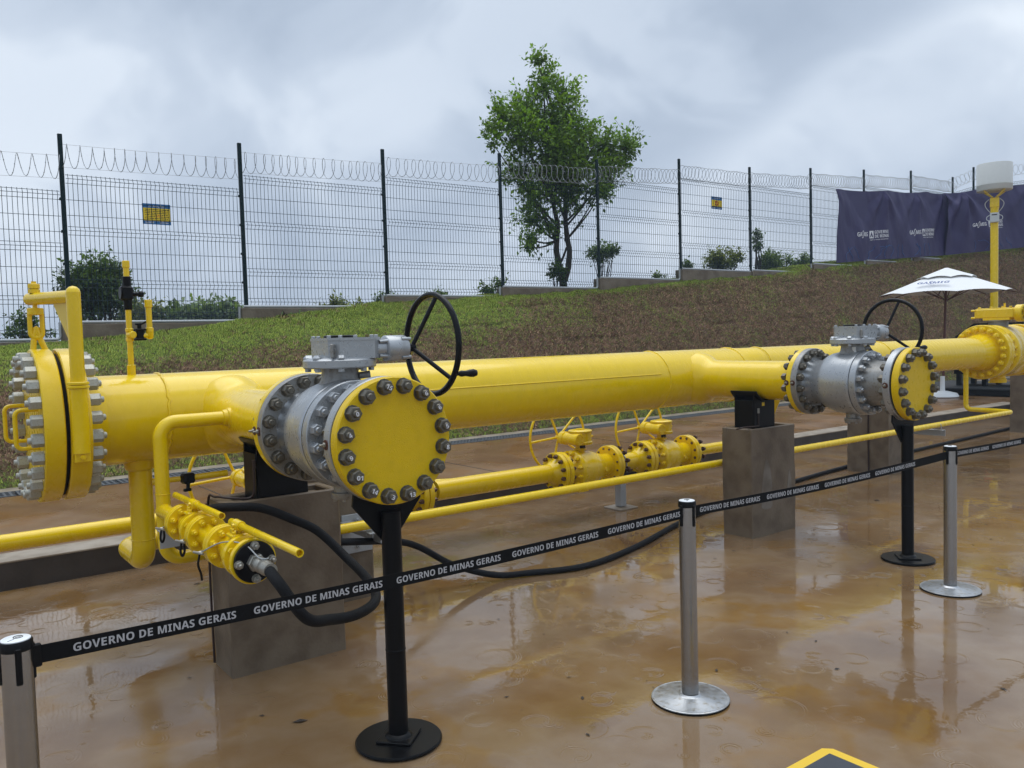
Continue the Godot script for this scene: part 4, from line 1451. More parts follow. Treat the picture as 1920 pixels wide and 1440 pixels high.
# ------------------------------------------------------------------ small lines on the left, drain line, hose
func small_lines() -> void:
	var r := thing("riser_pipe", "yellow pipe bending from the first branch down to the lever valves", "pipe", Vector3(1.11, 0.6, -4.57))
	var m := MB.new()
	m.tube(fillet([Vector3(1.50, 1.30, -4.57), Vector3(1.112, 1.30, -4.57), Vector3(1.112, 0.575, -4.57), Vector3(1.55, 0.575, -4.57)], 0.085, 10), 0.0365, 24)
	part(r, "pipe_bend", m.mesh(), M.yellow_paint)
	m = MB.new()
	m.lathe(Transform3D(Basis(Vector3(0, -1, 0), Vector3(-1, 0, 0), Vector3(0, 0, -1)), Vector3(1.495, 1.30, -4.57)), V2([0.05, 0, 0.055, 0.01, 0.053, 0.03, 0.046, 0.034, 0.044, 0.055, 0.0365, 0.058]), 24)
	part(r, "outlet_fitting", m.mesh(), M.yellow_paint)
	m = MB.new()
	m.lathe(axz(Vector3(1.112, 0.835, -4.57)), V2([0.042, 0.0, 0.040, 0.05, 0.037, 0.09, 0.036, 0.30, 0.045, 0.35, 0.055, 0.365]), 24)
	part(r, "tee_outlet", m.mesh(), M.yellow_paint)
	for w in [Vector3(1.112, 0.925, -4.57), Vector3(1.112, 0.745, -4.57)]:
		m = MB.new()
		m.tube(circle(w, Vector3.RIGHT, Vector3.BACK, 0.0365, 24), 0.003, 5, true)
		part(r, "weld_seam", m.mesh(), M.yellow_paint)
	m = MB.new()
	flange(m, axz(Vector3(1.112, 0.835, -4.205)), 0.092, 0.026, 0.02, 36, 0.003)
	part(r, "pipe_flange", m.mesh(), M.yellow_paint)
	# angle bracket under the riser
	var br := thing("angle_bracket", "short galvanised angle bracket beside the riser pipe left of the first pillar", "bracket", Vector3(1.2, 0.7, -4.4))
	m = MB.new()
	m.block(Vector3(1.055, 0.75, -4.50), Vector3(1.32, 0.757, -4.44), 0.001)
	m.block(Vector3(1.055, 0.665, -4.447), Vector3(1.32, 0.75, -4.44), 0.001)
	part(br, "angle", m.mesh(), M.galvanised)
	# two lever valves, a spool between, a black end plate
	var X := 1.112
	var Y := 0.835
	var v := thing("lever_valve", "yellow flanged valve with a long lever, next to the riser pipe", "valve", Vector3(X, Y, -4.0), "yellow lever valves in front of the first pillar")
	var c := Vector3(X, Y, 0)
	var b := stud(0.058, 0.026, 0.02, 0.012)
	m = MB.new()
	flange(m, axz(c + Vector3(0, 0, -4.173)), 0.092, 0.024, 0.02, 36, 0.003)
	var f1 := part(v, "end_flange", m.mesh(), M.yellow_paint)
	ring(f1, "bolt", b, M.yellow_paint, axz(c + Vector3(0, 0, -4.177)), 0.068, 8)
	m = MB.new()
	flange(m, axz(c + Vector3(0, 0, -3.862)), 0.092, 0.024, 0.02, 36, 0.003)
	var f2 := part(v, "end_flange", m.mesh(), M.yellow_paint)
	ring(f2, "bolt", b, M.yellow_paint, axz(c + Vector3(0, 0, -3.834)), 0.068, 8)
	m = MB.new()
	m.lathe(axz(c), V2([0.048, -4.149, 0.046, -4.11, 0.055, -4.08, 0.066, -4.05, 0.072, -4.01, 0.074, -3.97, 0.086, -3.962, 0.086, -3.935, 0.06, -3.93, 0.05, -3.90, 0.052, -3.862]), 32, 0.6)
	for s in [-1.0, 1.0]:
		hex_at(m, c + Vector3(0.06 * s, 0.035, -3.93), Vector3(0, 0, 1), 0.022, 0.014)
		hex_at(m, c + Vector3(0.06 * s, -0.035, -3.93), Vector3(0, 0, 1), 0.022, 0.014)
	part(v, "body", m.mesh(), M.yellow_paint)
	m = MB.new()
	m.box(Transform3D(Basis(), c + Vector3(0, 0.079, -4.0)), Vector3(0.085, 0.016, 0.07), 0.004)
	for s in [-1.0, 1.0]:
		m.box(Transform3D(Basis(), c + Vector3(0.028 * s, 0.094, -4.0)), Vector3(0.01, 0.03, 0.03), 0.002)
		hex_at(m, c + Vector3(0.028 * s, 0.086, -3.975), Vector3.UP, 0.015, 0.012)
	m.cyl(c + Vector3(0, 0.07, -4.0), c + Vector3(0, 0.125, -4.0), 0.011, -1, 12)
	m.cyl(c + Vector3(0, 0.10, -4.0), c + Vector3(0, 0.112, -4.0), 0.024, -1, 16)
	m.cyl(c + Vector3(0, 0.119, -4.035), c + Vector3(0, 0.119, -3.965), 0.0205, -1, 16, 0.002)
	hex_at(m, c + Vector3(-0.018, 0.119, -4.0), Vector3(-1, 0, 0), 0.014, 0.01)
	part(v, "stem", m.mesh(), M.yellow_paint)
	m = MB.new()
	var la := c + Vector3(0, 0.118, -4.325)
	var lb := c + Vector3(0, 0.122, -3.60)
	m.lathe(MB.along(la, lb), V2([0, 0.0, 0.0145, 0.0, 0.0155, 0.002, 0.0155, 0.725, 0.0115, 0.725, 0.0115, 0.70, 0, 0.70]), 16)
	part(v, "lever", m.mesh(), M.yellow_paint)
	m = MB.new()
	m.lathe(axz(c + Vector3(0, 0, -4.18)), V2([0.02, 0, 0.06, 0, 0.06, 0.008, 0.02, 0.008]), 24)
	m.lathe(axz(c + Vector3(0, 0, -3.838)), V2([0.02, 0, 0.06, 0, 0.06, 0.008, 0.02, 0.008]), 24)
	part(v, "dark_gap_gasket", m.mesh(), M.dark_gap_gasket)
	var v2 := dup(v, "lever_valve", "yellow flanged valve with a long lever, next to the black hose end plate", Vector3(X, Y, -3.385))
	v2.get_node("lever").position.z += 0.235
	for q in v2.get_children():
		if String(q.name).begins_with("end_flange") and String(q.name) != "end_flange":
			for w in q.get_children():
				q.remove_child(w)
				w.free()
	var sp := thing("spool_piece", "short flanged yellow spool joining the two lever valves", "pipe spool", Vector3(X, Y, -3.7))
	m = MB.new()
	flange(m, axz(c + Vector3(0, 0, -3.83)), 0.092, 0.024, 0.02, 36, 0.003)
	flange(m, axz(c + Vector3(0, 0, -3.590)), 0.092, 0.024, 0.02, 36, 0.003)
	m.lathe(axz(c), V2([0.055, -3.806, 0.048, -3.79, 0.038, -3.75, 0.037, -3.66, 0.045, -3.61, 0.055, -3.59]), 28)
	part(sp, "spool", m.mesh(), M.yellow_paint)
	# earth bonding clips
	m = MB.new()
	for z in [-4.177, -3.834, -3.562]:
		m.tube([c + Vector3(-0.095, -0.01, z - 0.02), c + Vector3(-0.12, -0.012, z)], 0.004, 6)
		hex_at(m, c + Vector3(-0.105, -0.012, z), Vector3(-1, 0, 0), 0.014, 0.012)
		m.cyl(c + Vector3(-0.125, -0.012, z - 0.035), c + Vector3(-0.105, -0.012, z + 0.03), 0.006, -1, 8)
	part(sp, "bonding_clip", m.mesh(), M.steel_nut)
	m = MB.new()
	for z in [-4.177, -3.834]:
		m.tube(smoothpath([c + Vector3(-0.11, -0.015, z), c + Vector3(-0.118, -0.055, z + 0.005), c + Vector3(-0.112, -0.075, z + 0.012), c + Vector3(-0.104, -0.05, z + 0.02), c + Vector3(-0.106, -0.015, z + 0.025)], 5), 0.0055, 6)
	m.tube(smoothpath([c + Vector3(-0.11, -0.015, -3.562), c + Vector3(-0.12, -0.06, -3.56), c + Vector3(-0.11, -0.1, -3.56), c + Vector3(-0.106, -0.13, -3.565)], 6), 0.005, 6)
	part(sp, "bonding_cable", m.mesh(), M.black_plastic)
	# hose with its end plate and coupling
	var h := thing("hose", "black braided hose looping from the lever valves over the floor behind the pillars", "hose", Vector3(X, 0.0, -3.0))
	m = MB.new()
	flange(m, axz(c + Vector3(0, 0, -3.223)), 0.083, 0.016, 0.0, 36, 0.003)
	var ep := part(h, "end_plate", m.mesh(), M.black_gloss)
	ring(ep, "bolt", stud(0.026, 0.027, 0.022, 0.014), M.steel_nut, axz(c + Vector3(0, 0, -3.221)), 0.066, 4, 0.0)
	m = MB.new()
	m.hexnut(axz(c + Vector3(0, 0, -3.207)), 0.062, 0.026)
	m.lathe(axz(c), V2([0.024, -3.185, 0.024, -3.165, 0.030, -3.162, 0.030, -3.13, 0.026, -3.125, 0.026, -3.11, 0.029, -3.105, 0.029, -3.08, 0.027, -3.075, 0.027, -3.04, 0.0, -3.04]), 20, 0.6)
	part(h, "coupling", m.mesh(), M.steel_nut)
	m = MB.new()
	m.tube(smoothpath([c + Vector3(-0.105, -0.01, -3.56), c + Vector3(-0.06, 0.05, -3.42), c + Vector3(-0.03, 0.07, -3.24), c + Vector3(-0.01, 0.033, -3.13), c + Vector3(0.02, 0.03, -3.11)], 6), 0.003, 6)
	part(h, "safety_cable", m.mesh(), M.galvanised)
	m = MB.new()
	var hp := [Vector3(1.112, 0.835, -3.07), Vector3(1.112, 0.80, -2.95), Vector3(1.20, 0.66, -2.93), Vector3(1.34, 0.600, -3.02), Vector3(1.50, 0.56, -3.12), Vector3(1.64, 0.55, -3.24), Vector3(1.715, 0.56, -3.38), Vector3(1.745, 0.59, -3.55), Vector3(1.77, 0.62, -3.78), Vector3(1.70, 0.735, -3.95), Vector3(1.60, 0.80, -4.03), Vector3(1.47, 0.865, -4.10), Vector3(1.34, 0.885, -4.14), Vector3(1.27, 0.87, -4.26), Vector3(1.27, 0.82, -4.42), Vector3(1.36, 0.74, -4.53), Vector3(1.65, 0.62, -4.54), Vector3(2.05, 0.52, -4.52), Vector3(2.65, 0.37, -4.74), Vector3(3.0, 0.16, -4.73), Vector3(3.30, 0.045, -4.67), Vector3(3.55, 0.025, -4.60), Vector3(3.97, 0.024, -4.47), Vector3(4.6, 0.024, -4.60), Vector3(5.4, 0.024, -4.90), Vector3(6.0, 0.024, -5.10), Vector3(7.0, 0.024, -5.32), Vector3(7.9, 0.024, -5.44), Vector3(9.3, 0.024, -5.60), Vector3(11.0, 0.024, -5.70), Vector3(14.1, 0.024, -5.85), Vector3(16.5, 0.024, -6.0)]
	m.tube(smoothpath(hp, 12), 0.022, 14)
	part(h, "hose_tube", m.mesh(), M.hose_braid)
	# thin drain line along the yard
	var t := thing("thin_drain_line", "thin yellow pipe clamped low along the pillars from the riser to the far valve", "pipe", Vector3(6.0, 0.5, -4.57))
	m = MB.new()
	m.tube(fillet([Vector3(1.5, 0.575, -4.57), Vector3(11.30, 0.592, -4.57), Vector3(11.30, 0.60, -5.13), Vector3(11.30, 1.14, -5.13)], 0.07, 8), 0.0305, 20)
	part(t, "pipe_run", m.mesh(), M.yellow_paint)
	m = MB.new()
	m.box(Transform3D(Basis(), Vector3(4.05, 0.552, -4.57)), Vector3(0.1, 0.012, 0.03), 0.003)
	part(t, "patch", m.mesh(), M.yellow_worn)
	for x in [2.30, 9.40]:
		m = MB.new()
		var up := [Vector3(x, 0.50, -4.53)]
		for i in 11: up.append(Vector3(x, 0.575 + sin(PI * i / 10.0) * 0.036, -4.57 + cos(PI * i / 10.0) * 0.036))
		up.append(Vector3(x, 0.50, -4.61))
		m.tube(up, 0.0045, 8)
		part(t, "u_bolt", m.mesh(), M.galvanised)
	# far big valve
	var Yb := PY + 0.045
	var bv := thing("large_valve", "large yellow flanged valve with gearbox and black handwheel at the far right end", "valve", Vector3(12.4, 1.0, PZ))
	m = MB.new()
	flange(m, axx(Vector3(11.80, Yb, PZ)), 0.365, 0.075, 0.1, 72, 0.006)
	part(bv, "end_flange", m.mesh(), M.yellow_paint)
	m = MB.new()
	m.lathe(axx(Vector3(0, Yb, PZ)), V2([0.25, 11.875, 0.24, 11.92, 0.27, 11.97, 0.30, 12.0, 0.355, 12.02, 0.36, 12.03, 0.36, 12.11, 0.355, 12.115, 0.345, 12.13, 0.345, 12.50, 0.355, 12.52, 0.36, 12.53, 0.36, 12.61, 0.355, 12.62, 0.29, 12.64, 0.25, 12.75, 0.24, 12.80]), 72, 0.7)
	var bb := part(bv, "body", m.mesh(), M.yellow_paint)
	ring(bb, "bolt", stud(0.08, 0.05, 0.045, 0.016), M.yellow_paint, axx(Vector3(12.06, Yb, PZ)), 0.318, 20)
	ring(bb, "bolt", stud(0.08, 0.05, 0.045, 0.016), M.yellow_paint, axx(Vector3(12.57, Yb, PZ)), 0.318, 20)
	m = MB.new()
	flange(m, axx(Vector3(12.80, Yb, PZ)), 0.365, 0.075, 0.1, 72, 0.006)
	flange(m, axx(Vector3(12.88, Yb, PZ)), 0.365, 0.075, 0.1, 72, 0.006)
	m.lathe(axx(Vector3(0, Yb, PZ)), V2([0.25, 12.955, 0.21, 13.1, 0.203, 13.15, 0.203, 17.0]), 48)
	var ef := part(bv, "outlet", m.mesh(), M.yellow_paint)
	ring(ef, "bolt", stud(0.16, 0.058, 0.05, 0.02), M.yellow_paint, axx(Vector3(12.88, Yb, PZ)), 0.310, 20)
	m = MB.new()
	m.lathe(axy(Vector3(12.25, 0, PZ)), V2([0, 0.90, 0.10, 0.90, 0.105, 0.91, 0.105, 0.95, 0.09, 0.96, 0.09, 1.05]), 28)
	part(bv, "lower_trunnion", m.mesh(), M.yellow_paint)
	m = MB.new()
	m.lathe(axy(Vector3(12.25, 0, PZ)), V2([0.12, 1.66, 0.12, 1.745, 0.16, 1.746, 0.16, 1.76, 0.0, 1.76]), 28)
	part(bv, "stem_neck", m.mesh(), M.grey_dull)
	m = MB.new()
	m.extrude(axy(Vector3(12.25, 1.76, PZ)), PackedVector2Array([Vector2(-0.15, -0.14), Vector2(0.15, -0.14), Vector2(0.15, 0.2), Vector2(-0.15, 0.2)]), 0.035)
	m.box(Transform3D(Basis(), Vector3(12.25, 1.855, PZ - 0.01)), Vector3(0.28, 0.125, 0.50), 0.012)
	m.box(Transform3D(Basis(), Vector3(12.25, 1.922, PZ - 0.01)), Vector3(0.26, 0.014, 0.44), 0.004)
	for z in [-0.2, -0.05, 0.1, 0.2]:
		hex_at(m, Vector3(12.14, 1.928, PZ + z), Vector3.UP, 0.03, 0.02)
	m.cyl(Vector3(12.2, 1.92, PZ + 0.1), Vector3(12.2, 1.99, PZ + 0.1), 0.014, -1, 8)
	m.cyl(Vector3(12.1, 1.80, PZ - 0.29), Vector3(12.1, 1.80, PZ - 0.24), 0.015, -1, 8)
	m.cyl(Vector3(12.1, 1.90, PZ - 0.29), Vector3(12.1, 1.90, PZ - 0.24), 0.015, -1, 8)
	part(bv, "gear_case", m.mesh(), M.yellow_paint)
	m = MB.new()
	m.lathe(axz(Vector3(12.25, 1.85, PZ + 0.23)), V2([0.05, 0, 0.105, 0.0, 0.115, 0.01, 0.115, 0.09, 0.105, 0.1, 0.085, 0.1, 0.08, 0.085, 0.03, 0.085, 0.028, 0.11, 0.0, 0.11]), 32)
	for i in 5:
		var a := TAU * i / 5
		m.box(Transform3D(Basis(Vector3(0, 0, 1), a), Vector3(12.25, 1.85, PZ + 0.325) + Vector3(cos(a), sin(a), 0) * 0.055), Vector3(0.07, 0.016, 0.02), 0.002)
	part(bv, "gear_cover", m.mesh(), M.yellow_paint)
	m = MB.new()
	m.cyl(Vector3(12.25, 1.85, PZ + 0.33), Vector3(12.25, 1.85, PZ + 0.47), 0.022, -1, 14)
	m.lathe(axz(Vector3(12.25, 1.85, PZ + 0.35)), V2([0.02, 0, 0.06, 0.01, 0.07, 0.03, 0.06, 0.05, 0.02, 0.06]), 18, 0.3)
	var hw := part(bv, "handwheel", m.mesh(), M.black_gloss)
	m = MB.new()
	var wc := Vector3(12.25, 1.85, PZ + 0.47)
	m.tube(circle(wc, Vector3.RIGHT, Vector3.UP, 0.30, 48), 0.016, 10, true)
	part(hw, "rim", m.mesh(), M.black_gloss)
	for i in 3:
		var a := TAU * i / 3 + 0.4
		m = MB.new()
		m.cyl(wc, wc + Vector3(cos(a), sin(a), 0) * 0.3, 0.012, -1, 8)
		part(hw, "spoke", m.mesh(), M.black_gloss)

# ------------------------------------------------------------------ pillars
func pillar_mesh(lo: Vector3, hi: Vector3, pocket: bool) -> ArrayMesh:
	var m := MB.new()
	var g := RandomNumberGenerator.new()
	g.seed = int(lo.x * 1000.0)
	var top := hi.y - (0.03 if pocket else 0.0)
	# shaft in slices so that the arrises run uneven and chipped
	var slices := []
	var n := int((top - lo.y) / 0.03)
	var ch := [0.008, 0.008, 0.008, 0.008]
	for k in n + 1:
		var y := lerpf(lo.y, top, float(k) / n)
		var p := []
		var inset := 0.006 if k == n and not pocket else 0.0
		for q in 4:
			ch[q] = clampf(ch[q] + g.randf_range(-0.003, 0.003), 0.004, 0.014)
			if g.randf() < 0.03: ch[q] = g.randf_range(0.012, 0.022)
			var cx := hi.x - inset if q in [0, 3] else lo.x + inset
			var cz := hi.z - inset if q < 2 else lo.z + inset
			var sx := -1.0 if q in [0, 3] else 1.0
			var sz := -1.0 if q < 2 else 1.0
			var c: float = ch[q]
			var a := Vector3(cx, y, cz + sz * c)
			var b := Vector3(cx + sx * c, y, cz)
			if q % 2 == 0: p.append_array([a, b])
			else: p.append_array([b, a])
		slices.append(p)
	for k in n:
		for q in 8:
			var a: Vector3 = slices[k][q]
			var b: Vector3 = slices[k][(q + 1) % 8]
			var c: Vector3 = slices[k + 1][(q + 1) % 8]
			var d: Vector3 = slices[k + 1][q]
			var e := b - a
			m.quad(a, b, c, d, Vector3(-e.z, 0, e.x).normalized() * (1.0 if Vector3(-e.z, 0, e.x).dot((a + b) * 0.5 - (lo + hi) * 0.5) > 0.0 else -1.0))
	var ctr := Vector3((lo.x + hi.x) * 0.5, top, (lo.z + hi.z) * 0.5)
	for q in 8: m.tri(ctr, slices[n][q], slices[n][(q + 1) % 8], Vector3.UP)
	if not pocket: return m.mesh()
	var t := 0.05
	var z0 := lo.z + 0.001
	for r in [[Vector3(lo.x + 0.001, top - 0.006, z0), Vector3(hi.x - 0.001, hi.y, z0 + t)], [Vector3(lo.x + 0.001, top - 0.006, hi.z - t * 0.6), Vector3(hi.x - 0.001, hi.y, hi.z - 0.001)], [Vector3(lo.x + 0.001, top - 0.006, lo.z + t), Vector3(lo.x + t * 1.4, hi.y, hi.z - t * 0.6)], [Vector3(hi.x - t, top - 0.006, lo.z + t), Vector3(hi.x - 0.001, hi.y, hi.z - t * 0.6)]]:
		m.block(r[0], r[1], 0.006)
	return m.mesh()

func saddle(p: Node3D, x: float, z: float, top: float) -> void:
	var y := 0.868
	var m := MB.new()
	m.block(Vector3(x - 0.17, y, z - 0.115), Vector3(x + 0.17, y + 0.016, z + 0.115), 0.003)
	part(p, "saddle_base", m.mesh(), M.black_paint)
	m = MB.new()
	# box of plates cut to the pipe's curve
	var poly := PackedVector2Array([Vector2(-0.135, 0), Vector2(0.135, 0)])
	for i in 13:
		var a := -0.95 + 1.9 * i / 12.0
		poly.append(Vector2(0.166 * sin(-a), 1.285 - 0.166 * cos(a) - y - 0.016))
	m.extrude(Transform3D(Basis(Vector3(1, 0, 0), Vector3(0, 0, 1), Vector3(0, 1, 0)), Vector3(x, y + 0.016, z + 0.088)), poly, 0.012)
	m.extrude(Transform3D(Basis(Vector3(1, 0, 0), Vector3(0, 0, 1), Vector3(0, 1, 0)), Vector3(x, y + 0.016, z - 0.10)), poly, 0.012)
	for s in [-1.0, 1.0]:
		m.block(Vector3(x + s * 0.135 - 0.006, y + 0.016, z - 0.09), Vector3(x + s * 0.135 + 0.006, top - 0.0, z + 0.09), 0.002)
	part(p, "saddle_box", m.mesh(), M.black_paint)
	m = MB.new()
	var rows := []
	for zz in [z - 0.13, z + 0.13]:
		for rr in [0.1635, 0.1735]:
			for i in 15:
				var a := -1.05 + 2.1 * i / 14.0
				rows.append(Vector3(x + rr * sin(a), 1.285 - rr * cos(a), zz))
	for i in 14:
		m.quad(rows[15 + i], rows[16 + i], rows[46 + i], rows[45 + i], (rows[15 + i] - Vector3(x, 1.285, z - 0.13)).normalized())
		m.quad(rows[i], rows[i + 1], rows[16 + i], rows[15 + i], Vector3(0, 0, -1))
		m.quad(rows[30 + i], rows[31 + i], rows[46 + i], rows[45 + i], Vector3(0, 0, 1))
	m.quad(rows[0], rows[15], rows[45], rows[30], Vector3(-1, 0.3, 0).normalized())
	m.quad(rows[14], rows[29], rows[59], rows[44], Vector3(1, 0.3, 0).normalized())
	part(p, "saddle_cradle", m.mesh(), M.black_paint)

func pillars() -> void:
	# under the two branches
	var p := thing("concrete_pillar", "wet concrete pillar in front, under the nearest grey valve's branch, with a black saddle", "pillar", Vector3(1.62, 0, -4.32))
	part(p, "shaft", pillar_mesh(Vector3(1.308, -0.02, -4.46), Vector3(1.935, 0.898, -4.18), true), M.pillar_concrete)
	saddle(p, 1.63, -4.315, 1.125)
	var m := MB.new()
	m.tube(smoothpath([Vector3(1.475, 1.08, -4.215), Vector3(1.472, 0.95, -4.215), Vector3(1.45, 0.905, -4.22), Vector3(1.36, 0.912, -4.25), Vector3(1.31, 0.915, -4.33), Vector3(1.292, 0.88, -4.40), Vector3(1.29, 0.5, -4.42), Vector3(1.292, 0.02, -4.42)], 7), 0.0065, 8)
	m.cyl(Vector3(1.477, 1.055, -4.213), Vector3(1.475, 1.10, -4.213), 0.011, -1, 8)
	part(p, "earth_cable", m.mesh(), M.cable_brown)
	p = thing("concrete_pillar", "wet concrete pillar with pale drying streaks under the second grey valve's branch", "pillar", Vector3(5.85, 0, -4.34))
	part(p, "shaft", pillar_mesh(Vector3(5.558, -0.02, -4.50), Vector3(6.155, 0.898, -4.20), true), M.pillar_concrete)
	saddle(p, 5.79, -4.34, 1.125)
	m = MB.new()
	m.tube(smoothpath([Vector3(5.70, 1.03, -4.236), Vector3(5.70, 0.93, -4.236), Vector3(5.69, 0.915, -4.235), Vector3(5.52, 0.917, -4.24), Vector3(5.50, 0.90, -4.30)], 6), 0.0065, 8)
	part(p, "earth_cable", m.mesh(), M.cable_brown)
	m = MB.new()
	m.cyl(Vector3(5.70, 1.02, -4.236), Vector3(5.70, 1.06, -4.236), 0.011, -1, 8)
	part(p, "cable_lug", m.mesh(), M.steel_nut)
	m = MB.new()
	m.block(Vector3(5.755, 1.075, -4.2405), Vector3(5.79, 1.105, -4.2385))
	part(p, "yellow_label", m.mesh(), M.sign_yellow)
	# drying marks: paler patches on the front face
	m = MB.new()
	m.extrude(Transform3D(Basis(Vector3(1, 0, 0), Vector3(0, 0, 1), Vector3(0, 1, 0)), Vector3(5.70, 0.22, -4.2012)), PackedVector2Array([Vector2(-0.02, 0.02), Vector2(0.02, 0.0), Vector2(0.10, 0.0), Vector2(0.125, 0.03), Vector2(0.12, 0.22), Vector2(0.10, 0.33), Vector2(0.075, 0.40), Vector2(0.055, 0.42), Vector2(0.03, 0.38), Vector2(0.005, 0.30), Vector2(-0.018, 0.16)]), 0.003)
	m.extrude(Transform3D(Basis(Vector3(1, 0, 0), Vector3(0, 0, 1), Vector3(0, 1, 0)), Vector3(6.02, 0.26, -4.2012)), PackedVector2Array([Vector2(0.0, 0.02), Vector2(0.05, 0.0), Vector2(0.08, 0.04), Vector2(0.07, 0.18), Vector2(0.045, 0.26), Vector2(0.02, 0.17)]), 0.003)
	part(p, "dry_stain", m.mesh(), mat("dry_concrete", lin(0.235, 0.205, 0.17), 0.75, 0.0, M.pillar_concrete.albedo_texture, 0.8))
	# under the main pipe
	p = thing("concrete_pillar", "concrete pillar behind the front one, with galvanised bracket plates holding the thin pipe", "pillar", Vector3(2.22, 0, -5.15))
	part(p, "shaft", pillar_mesh(Vector3(1.93, -0.02, -5.45), Vector3(2.518, 0.99, -4.95), false), M.pillar_concrete)
	bracket(p, 2.29, 2.505, 2.30, -4.95)
	m = MB.new()
	m.block(Vector3(2.06, 0.99, -5.25), Vector3(2.40, 1.05, -5.01), 0.004)
	part(p, "saddle_box", m.mesh(), M.black_paint)
	p = thing("concrete_pillar", "concrete pillar with two pale damp streaks behind the second grey valve's black stand", "pillar", Vector3(9.4, 0, -5.25))
	part(p, "shaft", pillar_mesh(Vector3(9.13, -0.02, -5.52), Vector3(9.665, 1.03, -5.0), false), M.pillar_concrete)
	bracket(p, 9.45, 9.655, 9.40, -5.0)
	m = MB.new()
	m.block(Vector3(9.24, 1.03, -5.25), Vector3(9.55, 1.14, -5.01), 0.004)
	part(p, "saddle_box", m.mesh(), M.black_paint)
	m = MB.new()
	m.tube([Vector3(9.121, 1.0, -5.24), Vector3(9.12, 0.5, -5.245), Vector3(9.121, 0.0, -5.24)], 0.009, 6)
	part(p, "earth_cable", m.mesh(), M.cable_brown)
	p = thing("concrete_pillar", "tall concrete pillar at the right edge under the large yellow valve", "pillar", Vector3(14.5, 0, -5.6))
	part(p, "shaft", pillar_mesh(Vector3(14.16, -0.02, -5.76), Vector3(14.78, 0.93, -5.50), false), M.pillar_concrete)

func bracket(p: Node3D, x0: float, x1: float, xa: float, z: float) -> void:
	var m := MB.new()
	m.block(Vector3(x0, 0.315, z), Vector3(x1, 0.572, z + 0.01), 0.002)
	for y in [0.36, 0.53]:
		var o := Vector3((x0 + x1) * 0.5, y, z + 0.01)
		m.lathe(axz(o), V2([0, 0, 0.026, 0, 0.026, 0.003, 0, 0.003]), 14)
		hex_at(m, o + Vector3(0, 0, 0.003), Vector3(0, 0, 1), 0.028, 0.014)
		m.cyl(o, o + Vector3(0, 0, 0.035), 0.008, -1, 8)
	part(p, "bracket_plate", m.mesh(), M.galvanised)
	m = MB.new()
	m.block(Vector3(xa - 0.03, 0.527, z + 0.012), Vector3(xa + 0.05, 0.534, -4.51), 0.001)
	m.block(Vector3(xa + 0.043, 0.46, z + 0.012), Vector3(xa + 0.05, 0.527, -4.51), 0.001)
	part(p, "bracket_arm", m.mesh(), M.galvanised)

